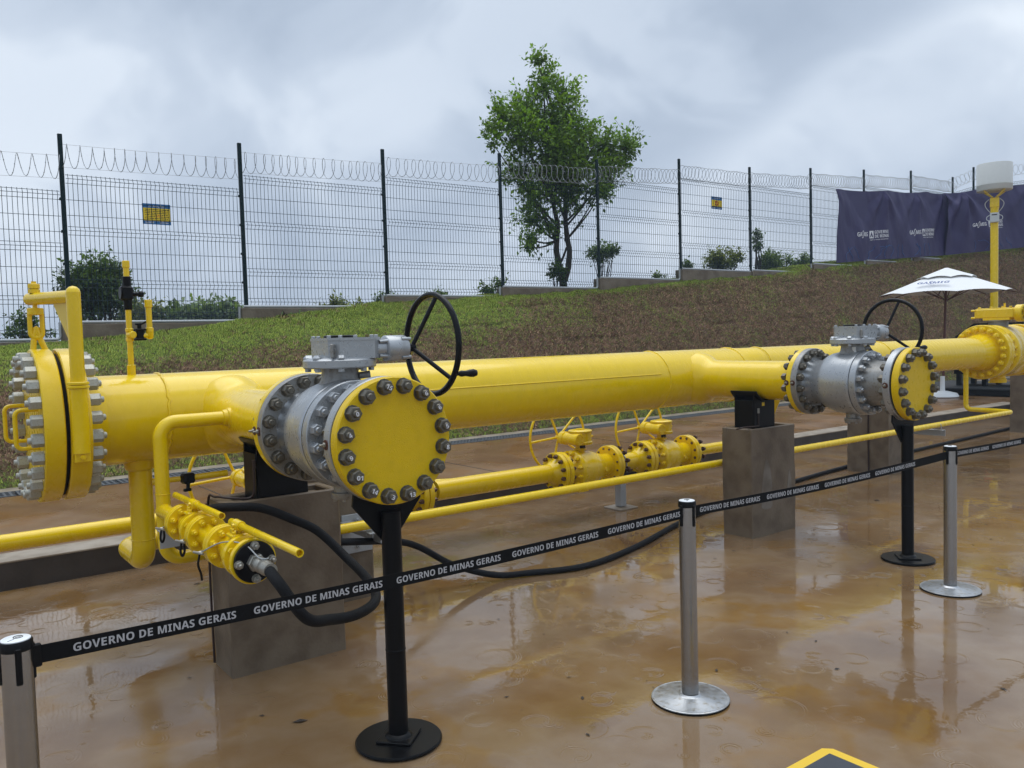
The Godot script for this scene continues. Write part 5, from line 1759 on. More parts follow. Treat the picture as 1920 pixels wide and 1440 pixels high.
# ------------------------------------------------------------------ stands, stanchions, belts
func stands_and_belts() -> void:
	var s := thing("valve_stand", "black round-based stand propping the nearest grey valve's blind flange", "stand", Vector3(1.635, 0, -3.05), "black stands under the grey valves")
	var o := Vector3(1.635, 0, -3.05)
	var m := MB.new()
	m.lathe(axy(o), V2([0, 0.004, 0.178, 0.004, 0.182, 0.008, 0.182, 0.014, 0.178, 0.019, 0, 0.019]), 56)
	part(s, "base_disc", m.mesh(), M.black_paint)
	m = MB.new()
	m.box(Transform3D(Basis(Vector3.UP, 0.72), o + Vector3(0, 0.0245, 0)), Vector3(0.15, 0.011, 0.15), 0.003)
	m.lathe(axy(o), V2([0.058, 0.03, 0.054, 0.036, 0.042, 0.044]), 28, 0.3)
	part(s, "foot_plate", m.mesh(), M.black_paint)
	m = MB.new()
	m.cyl(o + Vector3(0, 0.03, 0), o + Vector3(0, 0.985, 0), 0.0415, -1, 32)
	m.lathe(axy(o), V2([0.0415, 0.395, 0.0430, 0.397, 0.0430, 0.403, 0.0415, 0.405]), 32)
	part(s, "post", m.mesh(), M.black_paint)
	m = MB.new()
	var poly := PackedVector2Array([Vector2(-0.03, 0.86), Vector2(0.03, 0.86), Vector2(0.16, 1.02)])
	for i in 9:
		var a := 0.62 - 1.24 * i / 8.0
		poly.append(Vector2(0.266 * sin(a), 1.285 - 0.266 * cos(a)))
	poly.append(Vector2(-0.16, 1.02))
	m.extrude(Transform3D(Basis(Vector3(1, 0, 0), Vector3(0, 0, 1), Vector3(0, 1, 0)), o + Vector3(0, 0, -0.035)), poly, 0.012)
	part(s, "cradle_plate", m.mesh(), M.black_paint)
	dup(s, "valve_stand", "black round-based stand propping the second grey valve, beside the far stanchion", Vector3(5.845, 0, -3.06))
	# queue posts
	var q := thing("queue_post", "steel belt stanchion cut by the bottom left corner of the view", "stanchion", Vector3(0.228, 0, -2.53), "steel belt stanchions")
	o = Vector3(0.228, 0, -2.53)
	m = MB.new()
	m.lathe(axy(o), V2([0, 0.0, 0.172, 0.0, 0.178, 0.004, 0.178, 0.010]), 56)
	part(q, "rubber_edge", m.mesh(), M.black_plastic)
	m = MB.new()
	m.lathe(axy(o), V2([0.178, 0.010, 0.177, 0.013, 0.173, 0.0145, 0.168, 0.0135, 0.164, 0.0145, 0.056, 0.024, 0.052, 0.026, 0.044, 0.034, 0.0, 0.034]), 56, 0.9)
	part(q, "base_disc", m.mesh(), M.disc_steel)
	m = MB.new()
	m.lathe(axy(o), V2([0.0385, 0.036, 0.0385, 0.905, 0.0, 0.905]), 36)
	part(q, "tube", m.mesh(), M.chrome)
	m = MB.new()
	m.lathe(axy(o), V2([0.036, 0.898, 0.0405, 0.90, 0.0405, 0.922, 0.038, 0.926, 0.0, 0.926]), 36)
	for k in 4:
		var a := TAU * k / 4 + 0.0
		var d := Vector3(cos(a), 0, sin(a))
		m.box(Transform3D(Basis(Vector3.UP, -a), o + d * 0.038 + Vector3(0, 0.862, 0)), Vector3(0.010, 0.098, 0.016), 0.003)
	part(q, "cassette", m.mesh(), M.black_plastic)
	m = MB.new()
	m.lathe(axy(o), V2([0.0, 0.9262, 0.0355, 0.9262, 0.0355, 0.9285, 0.034, 0.9295, 0.0, 0.9295]), 36)
	var cap := part(q, "cap", m.mesh(), M.white_plastic)
	m = MB.new()
	m.tube(circle(o + Vector3(0.006, 0.9297, -0.006), Vector3.RIGHT, Vector3.BACK, 0.011, 20), 0.0014, 4, true)
	m.box(Transform3D(Basis(), o + Vector3(0.006, 0.9297, -0.006)), Vector3(0.013, 0.0006, 0.004))
	m.box(Transform3D(Basis(Vector3.UP, 0.6), o + Vector3(-0.012, 0.9297, 0.012)), Vector3(0.02, 0.0006, 0.0022))
	part(cap, "printed_mark", m.mesh(), M.print_black)
	dup(q, "queue_post", "steel belt stanchion in the middle foreground, between the two belts", Vector3(2.873, 0, -2.53))
	dup(q, "queue_post", "steel belt stanchion farthest right, beside the second black stand", Vector3(5.362, 0, -2.53))
	var labs := ["black belt with grey lettering between the bottom left stanchion and the middle one", "black belt with grey lettering between the middle stanchion and the far right one", "black belt with grey lettering leaving the view past the far right stanchion"]
	var ends := [[0.275, 2.832], [2.915, 5.322], [5.404, 7.9]]
	var text_mesh := letter_mesh("GOVERNO DE MINAS GERAIS", 0.448, 0.0235, 0.0004)
	for i in 3:
		var b := thing("barrier_belt", labs[i], "barrier belt", Vector3((ends[i][0] + ends[i][1]) * 0.5, 0.85, -2.53), "lettered black barrier belts")
		m = MB.new()
		var x0: float = ends[i][0]
		var x1: float = ends[i][1]
		var nseg := 24
		for k in nseg:
			var u0 := float(k) / nseg
			var u1 := float(k + 1) / nseg
			var a := Vector3(lerpf(x0, x1, u0), 0.873 - 0.016 * sin(PI * u0), -2.53)
			var c := Vector3(lerpf(x0, x1, u1), 0.873 - 0.016 * sin(PI * u1), -2.53)
			var h := Vector3(0, 0.0245, 0)
			var t := Vector3(0, 0, 0.0008)
			m.quad(a - h + t, c - h + t, c + h + t, a + h + t, Vector3(0, 0, 1))
			m.quad(a - h - t, c - h - t, c + h - t, a + h - t, Vector3(0, 0, -1))
			m.quad(a + h - t, c + h - t, c + h + t, a + h + t, Vector3.UP)
			m.quad(a - h - t, c - h - t, c - h + t, a - h + t, Vector3.DOWN)
		var belt := part(b, "webbing", m.mesh(), M.belt_black)
		m = MB.new()
		m.box(Transform3D(Basis(), Vector3(x0 - 0.002, 0.872, -2.53)), Vector3(0.026, 0.064, 0.014), 0.004)
		m.box(Transform3D(Basis(), Vector3(x1 - 0.0, 0.872, -2.53)), Vector3(0.012, 0.058, 0.012), 0.003)
		part(b, "belt_clip", m.mesh(), M.black_plastic)
		var x := x0 + (0.087 if i == 0 else 0.045)
		while x + 0.45 < x1 + 0.01:
			var u := (x + 0.224 - x0) / (x1 - x0)
			var y := 0.873 - 0.016 * sin(PI * u)
			var sl := -0.016 * PI * cos(PI * u) / (x1 - x0)
			part_at(belt, "lettering", text_mesh, M.print_grey, Transform3D(Basis(Vector3(0, 0, 1), atan(sl)), Vector3(x, y - 0.0118 - sl * 0.224, -2.5288)))
			x += 0.5037

# ------------------------------------------------------------------ other things in the yard
func yard_things() -> void:
	var u := thing("parasol", "white market parasol with blue lettering on a brown pole behind the second grey valve", "parasol", Vector3(18.0, 0.2, -8.6))
	var o := Vector3(18.0, 0, -8.6)
	var m := MB.new()
	m.tube([o + Vector3(-0.10, 0.3, 0.0), o + Vector3(0.06, 2.85, 0)], 0.024, 14)
	m.lathe(axy(o + Vector3(0.06, 2.90, 0)), V2([0.03, 0, 0.035, 0.03, 0.02, 0.06, 0.0, 0.065]), 12)
	part(u, "pole", m.mesh(), M.wood)
	m = MB.new()
	m.lathe(axy(o + Vector3(-0.115, 0.2, 0)), V2([0, 0, 0.30, 0.0, 0.32, 0.02, 0.28, 0.09, 0.12, 0.13, 0.05, 0.14, 0.045, 0.45, 0.0, 0.45]), 28, 0.5)
	part(u, "base", m.mesh(), M.white_plastic)
	var c := o + Vector3(0.06, 0, 0)
	for tier in 2:
		m = MB.new()
		var R := 1.32 if tier == 0 else 0.58
		var r0 := 0.42 if tier == 0 else 0.0
		var yt := 2.752 if tier == 0 else 2.955
		var yb := 2.395 if tier == 0 else 2.722
		var K := 64
		var rows := 10
		for side in 2:
			for i in rows + 1:
				for k in K + 1:
					var a := TAU * k / K + 0.2
					var t := float(i) / rows
					var f := absf(fmod(k, 8.0) - 4.0) / 4.0
					var rad := lerpf(r0, R, t) * (1.0 - 0.075 * (1.0 - f * f) * t)
					var y := lerpf(yt, yb, t) + 0.035 * (1.0 - f * f) * t - 0.006 * sin(PI * t)
					m.v.append(c + Vector3(cos(a) * rad, y - side * 0.003, sin(a) * rad))
					m.n.append(Vector3.ZERO)
			var base := side * (rows + 1) * (K + 1)
			for i in rows:
				for k in K:
					var q := base + i * (K + 1) + k
					if side == 0: m.ix.append_array([q, q + 1, q + K + 1, q + 1, q + K + 2, q + K + 1])
					else: m.ix.append_array([q, q + K + 1, q + 1, q + 1, q + K + 1, q + K + 2])
		for i in range(0, m.ix.size(), 3):
			var p := m.v[m.ix[i]]
			var fn := (m.v[m.ix[i + 2]] - p).cross(m.v[m.ix[i + 1]] - p)
			for e in 3: m.n[m.ix[i + e]] += fn
		for i in m.n.size(): m.n[i] = m.n[i].normalized()
		part(u, "canopy" if tier == 0 else "vent_cap", m.mesh(), M.white_cloth)
	m = MB.new()
	for k in 8:
		var a := TAU * (k + 0.0) / 8 + 0.2
		var e := c + Vector3(cos(a) * 1.28, 2.385, sin(a) * 1.28)
		m.cyl(c + Vector3(0, 2.70, 0), e, 0.012, -1, 6)
		m.cyl(c + Vector3(0, 2.25, 0), c + Vector3(cos(a) * 0.62, 2.55, sin(a) * 0.62), 0.010, -1, 6)
	part(u, "rib", m.mesh(), M.wood)
	# lettering on the panel that faces the camera
	var dirc := Vector3(-0.90, 0, 0.43).normalized()
	var an := atan2(dirc.z, dirc.x)
	an = TAU / 8.0 * roundf((an - 0.2 - TAU / 16.0) / (TAU / 8.0)) + 0.2 + TAU / 16.0
	var out := Vector3(cos(an), 0, sin(an))
	var side := out.cross(Vector3.UP).normalized() * -1.0
	var slope := (Vector3.UP * 0.36 - out * 0.92).normalized()
	var bas := Basis(side, slope, side.cross(slope))
	var lo := c + out * 1.00 + Vector3(0, 2.535, 0)
	for L in [["G", -0.30, 0.105, 0.12, 0.0], ["A", -0.19, 0.10, 0.12, 0.0], ["S", -0.085, 0.07, 0.19, -0.035], ["MIG", -0.005, 0.31, 0.12, 0.0]]:
		part_at(u, "lettering", letter_mesh(L[0], L[2], L[3]), M.print_blue, Transform3D(bas, lo + side * L[1] + slope * L[4] + bas.z * 0.05))
	# mast with a drum
	var p := Vector3(17.0, 0, -7.25)
	var w := thing("instrument_mast", "yellow mast carrying a white drum and a small grey meter box behind the large valve", "mast", Vector3(17.0, 0.2, -7.25))
	m = MB.new()
	m.cyl(p + Vector3(0, 0.2, 0), p + Vector3(0, 4.0, 0), 0.076, -1, 24)
	m.lathe(axy(p), V2([0.076, 1.0, 0.079, 1.01, 0.076, 1.02]), 20)
	m.block(p + Vector3(-0.16, 0.2, -0.16), p + Vector3(0.16, 0.215, 0.16), 0.003)
	part(w, "pole", m.mesh(), M.yellow_paint)
	m = MB.new()
	m.box(Transform3D(Basis(Vector3.UP, 0.45), p + Vector3(0, 4.0, 0)), Vector3(0.17, 0.19, 0.17), 0.006)
	m.cyl(p + Vector3(-0.04, 3.80, 0.03), p + Vector3(-0.05, 3.92, 0.05), 0.025, -1, 8)
	m.cyl(p + Vector3(0.04, 3.80, 0.03), p + Vector3(0.06, 3.92, 0.05), 0.025, -1, 8)
	part(w, "head_box", m.mesh(), M.yellow_paint)
	m = MB.new()
	for k in 4:
		var a := TAU * k / 4 + 0.4
		m.cyl(p + Vector3(0, 4.08, 0), p + Vector3(cos(a) * 0.27, 4.25, sin(a) * 0.27), 0.016, -1, 8)
	part(w, "strut", m.mesh(), M.pale_yellow)
	m = MB.new()
	m.lathe(axy(p), V2([0.0, 4.255, 0.328, 4.25, 0.334, 4.256, 0.334, 4.36, 0.337, 4.364, 0.334, 4.37, 0.334, 4.80, 0.328, 4.805, 0.318, 4.80, 0.318, 4.40, 0.0, 4.40]), 48, 0.6)
	part(w, "drum", m.mesh(), M.drum_white)
	m = MB.new()
	var f := Vector3(-0.90, 0, 0.42).normalized()
	var bx := Transform3D(Basis(Vector3.UP, atan2(f.x, f.z)), p + Vector3(0, 3.68, 0) + f * 0.10)
	m.box(bx, Vector3(0.17, 0.20, 0.09), 0.012)
	part(w, "meter_box", m.mesh(), M.instrument_grey)
	m = MB.new()
	m.box(bx * Transform3D(Basis(), Vector3(-0.005, 0.055, 0.045)), Vector3(0.10, 0.022, 0.004))
	part(w, "meter_display", m.mesh(), M.print_black)
	m = MB.new()
	for s in [-1.0, 1.0]:
		var e: Vector3 = bx.basis.x * s
		m.tube(smoothpath([p + e * 0.10 + Vector3(0, 4.08, 0), p + e * 0.17 + Vector3(0, 4.0, 0), p + e * 0.15 + Vector3(0, 3.9, 0), p + e * 0.05 + Vector3(0, 3.77, 0)], 6), 0.008, 6)
		m.tube(smoothpath([p + f * 0.1 + e * 0.08 + Vector3(0, 3.74, 0), p + f * 0.1 + e * 0.14 + Vector3(0, 3.70, 0), p + f * 0.1 + e * 0.14 + Vector3(0, 3.64, 0), p + f * 0.1 + e * 0.08 + Vector3(0, 3.62, 0)], 6), 0.008, 6)
	part(w, "signal_cable", m.mesh(), M.instrument_grey)
	w.scale = Vector3.ONE * 1.095
	w.position = Vector3(20.6, 0.362, -8.72)
	# dark skid with a machine on it
	var k2 := thing("display_skid", "low dark steel skid on the wet slab behind the large yellow valve", "platform", Vector3(19.7, 0.2, -8.9))
	m = MB.new()
	m.block(Vector3(18.5, 0.21, -10.0), Vector3(21.2, 0.34, -7.35), 0.006)
	part(k2, "frame", m.mesh(), M.black_paint)
	m = MB.new()
	m.block(Vector3(18.52, 0.34, -9.98), Vector3(21.18, 0.362, -7.37), 0.003)
	part(k2, "deck", m.mesh(), M.deck_dark)
	m = MB.new()
	m.cyl(Vector3(19.3, 0.36, -9.55), Vector3(19.3, 1.0, -9.55), 0.035, -1, 12)
	part(k2, "guard_post", m.mesh(), M.yellow_paint)
	var mc := thing("black_machine", "black sloped machine housing with a red badge standing on the dark skid", "machine", Vector3(19.7, 0.36, -8.6))
	m = MB.new()
	m.extrude(Transform3D(Basis(Vector3(0, 0, 1), Vector3(1, 0, 0), Vector3(0, 1, 0)), Vector3(19.35, 0.62, -8.5)), PackedVector2Array([Vector2(-0.55, 0.0), Vector2(0.9, 0.0), Vector2(0.9, 1.13), Vector2(-0.12, 1.13), Vector2(-0.52, 0.85)]), 0.8)
	part(mc, "housing", m.mesh(), M.black_paint)
	m = MB.new()
	for x in [19.4, 20.1]:
		for z in [-8.95, -8.4, -7.75]:
			m.block(Vector3(x - 0.05, 0.36, z - 0.05), Vector3(x + 0.05, 0.62, z + 0.05), 0.004)
	part(mc, "leg", m.mesh(), M.black_paint)
	m = MB.new()
	m.lathe(Transform3D(Basis(Vector3(0, 1, 0), Vector3(-1, 0, 0), Vector3(0, 0, 1)), Vector3(19.35, 1.66, -8.3)).scaled_local(Vector3(1, 1, 1.8)), V2([0, 0, 0.06, 0, 0.06, 0.006, 0, 0.006]), 20)
	part(mc, "red_badge", m.mesh(), M.print_red)
	# bits of wet leaf and grit on the floor
	m = MB.new()
	var gl := RandomNumberGenerator.new()
	gl.seed = 12
	for i in 170:
		var q := Vector3(gl.randf_range(0.3, 11.0), 0.003, gl.randf_range(-6.5, -0.9))
		var an2 := gl.randf() * TAU
		var l := gl.randf_range(0.006, 0.02) * (2.2 if i % 17 == 0 else 1.0)
		var d1 := Vector3(cos(an2), 0, sin(an2)) * l
		var d2 := Vector3(-sin(an2), 0, cos(an2)) * l * gl.randf_range(0.25, 0.5)
		var up := Vector3(0, l * 0.15, 0)
		m.quad(q - d1, q - d2 + up, q + d1, q + d2 + up * 0.6, Vector3.UP)
	var lt := MeshInstance3D.new()
	lt.name = "leaf_litter"
	lt.mesh = m.mesh()
	lt.material_override = M.bark
	add_child(lt)
	lt.set_meta("kind", "stuff")
	lt.set_meta("label", "scattered bits of wet leaf and grit on the wet floor")
	# yellow-rimmed tray at the bottom edge of the view
	var tr := thing("rimmed_box", "low dark box with a chamfered yellow rim at the bottom edge of the view", "floor box", Vector3(2.6, 0, -1.55))
	m = MB.new()
	var poly := PackedVector2Array([Vector2(2.30, -1.855), Vector2(2.875, -1.855), Vector2(2.905, -1.825), Vector2(2.905, -1.25), Vector2(2.30, -1.25)])
	m.extrude(axy(Vector3(0, 0.0, 0)), poly, 0.028)
	part(tr, "rim", m.mesh(), M.tray_yellow)
	m = MB.new()
	m.box(Transform3D(Basis(), Vector3(2.575, 0.03, -1.53)), Vector3(0.56, 0.008, 0.56), 0.003)
	m.box(Transform3D(Basis(), Vector3(2.555, 0.036, -1.51)), Vector3(0.48, 0.008, 0.48), 0.003)
	part(tr, "panel", m.mesh(), M.tray_dark)

# ------------------------------------------------------------------ plants
func leaf_mesh() -> ArrayMesh:
	var m := MB.new()
	var n := Vector3(0, 1, 0.3).normalized()
	m.tri(Vector3(0, 0, 0), Vector3(0.30, 0.06, 0.45), Vector3(0, 0, 0.55), n)
	m.tri(Vector3(0.30, 0.06, 0.45), Vector3(0, 0, 1), Vector3(0, 0, 0.55), n)
	m.tri(Vector3(0, 0, 0), Vector3(-0.30, 0.06, 0.45), Vector3(0, 0, 0.55), n)
	m.tri(Vector3(-0.30, 0.06, 0.45), Vector3(0, 0, 1), Vector3(0, 0, 0.55), n)
	return m.mesh()

var leafm: ArrayMesh

# leaves in clumps: each clump is [centre, radius]; leaves gather on twigs inside it
func foliage(parent: Node3D, called: String, clumps: Array, density: float, size: float, tint: Color, seed_: int) -> void:
	var g := RandomNumberGenerator.new()
	g.seed = seed_
	var xf := []
	var col := []
	var twigs := MB.new()
	for c in clumps:
		var ctr: Vector3 = c[0]
		var r: float = c[1]
		var sprays := int(190.0 * r * r * density + 90.0 * r * r * r * density + 6.0)
		for s in sprays:
			var d := Vector3(g.randfn(), g.randfn(), g.randfn() * 0.9).normalized()
			var far := pow(g.randf(), 0.45) * (1.0 + 0.26 * g.randfn())
			var o := ctr + d * r * far
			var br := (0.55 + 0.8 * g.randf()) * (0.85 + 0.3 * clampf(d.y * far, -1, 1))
			var hue := g.randf()
			var dirs := (d + Vector3(0, 0.25, 0) + Vector3(g.randfn(), g.randfn(), g.randfn()) * 0.35).normalized()
			if far > 0.5: twigs.tube([o - dirs * r * 0.35, o + dirs * size * 1.2], 0.0035, 3, false, false)
			var cnt := g.randi_range(6, 10)
			for l in cnt:
				var lp := o + dirs * size * (l - cnt * 0.5) * 0.38 + Vector3(g.randfn(), g.randfn(), g.randfn()) * size * 0.35
				var ld := (dirs * 0.6 + Vector3(g.randfn(), g.randfn() - 0.25, g.randfn()) * 0.75).normalized()
				var b := Basis.looking_at(-ld, Vector3(g.randfn() * 0.5, 1, g.randfn() * 0.5).normalized())
				var sz := size * g.randf_range(0.5, 1.35)
				xf.append(Transform3D(b.scaled_local(Vector3(sz, sz, sz)), lp))
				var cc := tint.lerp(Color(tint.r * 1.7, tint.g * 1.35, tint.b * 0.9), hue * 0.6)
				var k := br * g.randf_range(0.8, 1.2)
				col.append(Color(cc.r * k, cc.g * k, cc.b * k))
	var mm := MultiMesh.new()
	mm.transform_format = MultiMesh.TRANSFORM_3D
	mm.use_colors = true
	mm.mesh = leafm
	mm.instance_count = xf.size()
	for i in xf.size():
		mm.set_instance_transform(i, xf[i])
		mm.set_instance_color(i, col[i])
	var mi := MultiMeshInstance3D.new()
	mi.name = called
	mi.multimesh = mm
	mi.material_override = M.leaf
	parent.add_child(mi, true)
	mi.position = -parent.position
	mi.set_meta("kind", "stuff")
	if twigs.v.size() > 0: part(parent, "twigs", twigs.mesh(), M.bark, "stuff")

func limb(m: MB, a: Vector3, b: Vector3, r0: float, r1: float, bend: Vector3) -> void:
	var pts := []
	var rr := []
	for i in 9:
		var t := i / 8.0
		pts.append(a.lerp(b, t) + bend * sin(PI * t))
		rr.append(lerpf(r0, r1, t))
	m.tube(pts, rr, 8)

func shrub(called: String, label: String, cat: String, c: Vector3, w: float, h: float, base_y: float, n: int, density: float, size: float, tint: Color, seed_: int) -> void:
	var t := thing(called, label, cat, Vector3(c.x, base_y, c.z), "bushes and trees beyond the fence")
	var g := RandomNumberGenerator.new()
	g.seed = seed_
	var cl := []
	var m := MB.new()
	for i in n:
		var a := g.randf() * TAU
		var q := sqrt(g.randf())
		var p := c + Vector3(cos(a) * q * w * 0.38, g.randf_range(-0.32, 0.36) * h * (1.0 - 0.45 * q), sin(a) * q * w * 0.3)
		var r := minf(w, h) * g.randf_range(0.16, 0.30)
		cl.append([p, r])
		limb(m, Vector3(c.x + g.randfn() * 0.04 * w, base_y, c.z), p, 0.018 * h + 0.008, 0.006, Vector3(g.randfn(), 0.1, g.randfn()) * 0.06 * h)
	part(t, "stem", m.mesh(), M.bark)
	foliage(t, "crown", cl, density, size, tint, seed_ + 1)

func plants() -> void:
	leafm = leaf_mesh()
	var Z := -14.5
	var t := thing("tree", "tall leafy tree with forked trunk rising above the fence behind the razor wire", "tree", Vector3(12.42, 2.6, Z))
	var g := RandomNumberGenerator.new()
	g.seed = 77
	var raw := [11.94, 7.95, 0.20, 12.15, 7.58, 0.28, 11.78, 7.25, 0.26, 11.85, 6.88, 0.45, 12.48, 7.19, 0.33, 11.44, 6.54, 0.43, 12.27, 6.48, 0.60, 10.82, 6.51, 0.37, 10.48, 6.13, 0.22, 10.30, 5.81, 0.13, 11.08, 6.02, 0.43, 12.82, 6.22, 0.50, 11.79, 5.75, 0.65, 12.56, 5.59, 0.62, 13.48, 6.15, 0.45, 14.05, 6.18, 0.40, 14.55, 6.35, 0.22, 14.40, 5.98, 0.30, 13.55, 5.57, 0.50, 13.88, 5.23, 0.26, 11.18, 5.34, 0.38, 11.38, 4.85, 0.38, 11.77, 4.45, 0.36, 12.46, 4.90, 0.46, 13.02, 4.95, 0.32, 11.60, 3.93, 0.22, 11.35, 3.72, 0.14, 12.00, 4.14, 0.20, 12.31, 5.35, 0.42]
	var cl := []
	for i in range(0, raw.size(), 3):
		cl.append([Vector3(raw[i], raw[i + 1], Z + g.randf_range(-0.5, 0.5) * (1.2 if raw[i + 2] > 0.3 else 0.6)), raw[i + 2] * (1.06 if raw[i] < 13.2 else 0.95)])
	var m := MB.new()
	var tr := []
	for q in [[12.44, 2.5, 0.105], [12.42, 2.8, 0.095], [12.40, 3.02, 0.088], [12.30, 3.30, 0.07], [12.23, 3.67, 0.065], [12.26, 4.0, 0.06], [12.29, 4.27, 0.055], [12.15, 4.8, 0.045], [12.05, 5.6, 0.035], [12.0, 6.6, 0.022], [11.97, 7.6, 0.01]]:
		tr.append(q)
	m.tube(tr.map(func(q): return Vector3(q[0], q[1], Z)), tr.map(func(q): return q[2]), 12)
	var t2 := [[12.42, 3.0, 0.08], [12.55, 3.3, 0.07], [12.60, 3.68, 0.062], [12.52, 4.05, 0.058], [12.49, 4.5, 0.05], [12.52, 5.2, 0.042], [12.75, 6.0, 0.028]]
	m.tube(t2.map(func(q): return Vector3(q[0], q[1], Z + 0.03)), t2.map(func(q): return q[2]), 12)
	limb(m, Vector3(12.27, 3.3, Z), Vector3(12.5, 3.75, Z + 0.05), 0.03, 0.025, Vector3(0.0, -0.03, 0))
	part(t, "trunk", m.mesh(), M.bark)
	m = MB.new()
	for c in cl:
		var p: Vector3 = c[0]
		var y := clampf(p.y - 0.9 - absf(p.x - 12.2) * 0.35, 3.9, 6.8)
		var o := Vector3(12.25 if p.x < 12.3 else 12.5, y, Z)
		limb(m, o, p, 0.028, 0.008, Vector3(0, -0.08, 0))
	part(t, "limbs", m.mesh(), M.bark)
	foliage(t, "crown", cl, 2.5, 0.098, Color(0.15, 0.29, 0.03), 5)
	var gr := Color(0.11, 0.19, 0.045)
	var dk := Color(0.08, 0.15, 0.045)
	var ye := Color(0.165, 0.215, 0.045)
	shrub("sapling", "dark sapling growing against the tall tree's trunk", "tree", Vector3(12.08, 3.22, -14.3), 0.45, 0.85, 2.6, 6, 1.6, 0.09, dk, 101)
	shrub("round_tree", "round-crowned tree behind the fence at the left, beside the second post", "tree", Vector3(3.35, 2.86, -18), 1.30, 1.25, 1.6, 24, 2.6, 0.085, dk, 111)
	shrub("bush", "dark low bush at the far left behind the fence", "bush", Vector3(1.90, 2.12, -16), 0.75, 0.62, 1.5, 9, 2.0, 0.07, dk, 121)
	shrub("far_tree", "haze-tinted far treetop left of the second full fence post", "tree", Vector3(11.0, 3.05, -40), 3.0, 1.6, 1.0, 15, 0.5, 0.25, Color(0.12, 0.20, 0.075), 131)  # leaf tint lightened to stand in for haze
	shrub("far_tree", "haze-tinted far treetop at the foot of the third fence post", "tree", Vector3(12.9, 3.1, -40), 3.0, 1.8, 1.0, 15, 0.5, 0.25, Color(0.12, 0.20, 0.075), 141)  # haze painted into the paler leaf colour here too
	shrub("far_tree", "hazy yellowish far treetop just right of the vent riser", "tree", Vector3(9.2, 3.2, -40), 1.9, 1.7, 1.0, 10, 0.5, 0.25, ye, 145)
	shrub("bush", "yellowish bush behind the third fence bay", "bush", Vector3(8.08, 2.50, -17), 1.05, 0.55, 2.0, 12, 1.8, 0.08, ye, 151)
	shrub("bush", "dense dark bush at the foot of the fourth fence post", "bush", Vector3(9.15, 2.66, -17), 0.55, 0.42, 2.1, 8, 2.6, 0.07, dk, 161)
	shrub("bush", "thin leafy shrub left of the pipeline's black handwheel top", "bush", Vector3(11.2, 2.82, -18), 0.9, 0.42, 2.2, 8, 1.0, 0.08, gr, 171)
	shrub("bush", "wispy shrub at the foot of the fifth fence post", "bush", Vector3(11.55, 2.95, -16), 0.75, 0.62, 2.2, 9, 1.0, 0.075, gr, 181)
	shrub("bush", "small round bush left of the sixth fence post", "bush", Vector3(21.5, 3.66, -20), 0.6, 0.45, 3.0, 8, 1.8, 0.09, gr, 191)
	shrub("small_tree", "small flat-topped tree just right of the tall tree", "tree", Vector3(18.84, 4.42, -20), 1.25, 0.75, 2.9, 13, 1.5, 0.10, dk, 201)
	shrub("bush", "tiny dark bush hugging the sixth fence post", "bush", Vector3(20.6, 3.83, -18), 0.42, 0.36, 3.0, 6, 2.2, 0.09, dk, 205)
	shrub("broad_bush", "broad bright bush left of the seventh fence post", "bush", Vector3(22.45, 4.05, -18), 1.6, 0.95, 3.0, 18, 1.6, 0.10, ye, 211)
	shrub("broad_bush", "broad green bush right of the seventh fence post", "bush", Vector3(25.1, 4.15, -18), 1.7, 0.85, 3.2, 16, 1.5, 0.10, gr, 221)
	shrub("slender_tree", "slender wispy tree right beside the seventh fence post", "tree", Vector3(24.25, 4.85, -18), 0.42, 1.25, 3.3, 9, 1.2, 0.09, dk, 231)
	shrub("bush", "bush at the foot of the eighth fence post by the banner", "bush", Vector3(29.6, 4.45, -20), 1.7, 0.85, 3.4, 12, 1.0, 0.11, gr, 241)
	# broad-leaved weeds by the wall
	var wd := thing("weed_clump", "bright strap-leaved weed growing by the wall behind the pipeline", "plant", Vector3(5.15, 2.05, -12.88))
	m = MB.new()
	g.seed = 4
	for i in 14:
		var a := g.randf() * TAU
		var o := Vector3(5.15 + g.randf_range(-0.25, 0.25), 2.08, -12.88 + g.randf_range(-0.05, 0.05))
		var d := Vector3(cos(a), 0, sin(a) * 0.5) * g.randf_range(0.06, 0.16)
		var e := Vector3(-d.z, 0, d.x).normalized() * 0.014
		var h := g.randf_range(0.12, 0.24)
		m.quad(o - e * 0.5, o + e * 0.5, o + d * 0.5 + Vector3(0, h * 0.7, 0) + e, o + d * 0.5 + Vector3(0, h * 0.7, 0) - e, Vector3(0, 0.4, 0.9).normalized())
		m.tri(o + d * 0.5 + Vector3(0, h * 0.7, 0) + e, o + d * 0.5 + Vector3(0, h * 0.7, 0) - e, o + d + Vector3(0, h, 0), Vector3(0, 0.6, 0.8).normalized())
	part(wd, "leaves", m.mesh(), mat("weed_leaf", lin(0.07, 0.16, 0.02), 0.5))

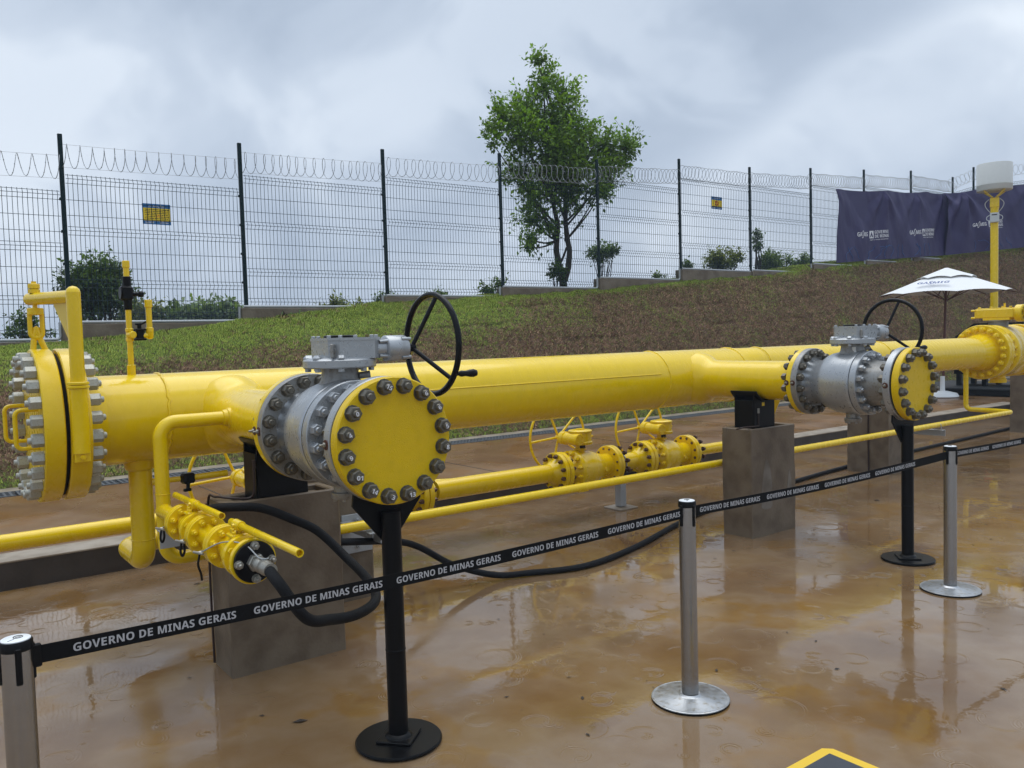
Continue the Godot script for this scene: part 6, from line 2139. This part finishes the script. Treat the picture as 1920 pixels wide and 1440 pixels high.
func grass() -> void:
	var tuft := MB.new()
	var g := RandomNumberGenerator.new()
	g.seed = 3
	for i in 7:
		var a := g.randf() * TAU
		var o := Vector3(g.randfn(), 0, g.randfn()) * 0.35
		var d := Vector3(cos(a), 0, sin(a))
		var e := Vector3(-d.z, 0, d.x) * 0.09
		var tip := o + d * g.randf_range(0.2, 0.9) + Vector3(0, g.randf_range(0.5, 1.1), 0)
		tuft.tri(o - e, o + e, tip, (Vector3.UP + d * 0.2).normalized())
	var N := 300000
	var mm := MultiMesh.new()
	mm.transform_format = MultiMesh.TRANSFORM_3D
	mm.use_colors = true
	mm.mesh = tuft.mesh()
	mm.instance_count = N
	for i in N:
		var x := -1.0 + 33.0 * pow(g.randf(), 0.92)
		var t := g.randf()
		if i % 6 == 0: t = 1.0 - 0.22 * g.randf()
		var p := bank_point(x, t)
		var gq := greenness(x, t)
		var live := g.randf() < gq * 0.9 + 0.03
		var sz := g.randf_range(0.016, 0.034) * (1.0 + (0.25 * gq if live else 0.0))
		if t > 0.93: sz *= 1.25
		if i % 4 == 0 and not live: sz *= 1.7
		var up := Vector3(0, 0.75, 0.5 if t < 0.8 else 0.15).normalized()
		up = (up + Vector3(g.randfn(), g.randfn(), g.randfn()) * (0.22 if live else 0.6)).normalized()
		var bs := Basis(Quaternion(Vector3.UP, up)) * Basis(Vector3.UP, g.randf() * TAU)
		mm.set_instance_transform(i, Transform3D(bs.scaled_local(Vector3(sz, sz, sz)), p))
		var c: Color
		if live: c = Color(0.15, 0.26, 0.016).lerp(Color(0.42, 0.50, 0.06), g.randf())
		elif g.randf() < 0.3: c = Color(0.12, 0.115, 0.03).lerp(Color(0.30, 0.29, 0.08), g.randf())
		else: c = Color(0.13, 0.062, 0.034).lerp(Color(0.52, 0.325, 0.185), pow(g.randf(), 1.5))
		mm.set_instance_color(i, c)
	var mi := MultiMeshInstance3D.new()
	mi.name = "grass"
	mi.multimesh = mm
	mi.material_override = M.grass_blade
	add_child(mi)
	mi.set_meta("kind", "stuff")
	mi.set_meta("label", "short green and dead brown turf covering the bank below the fence")
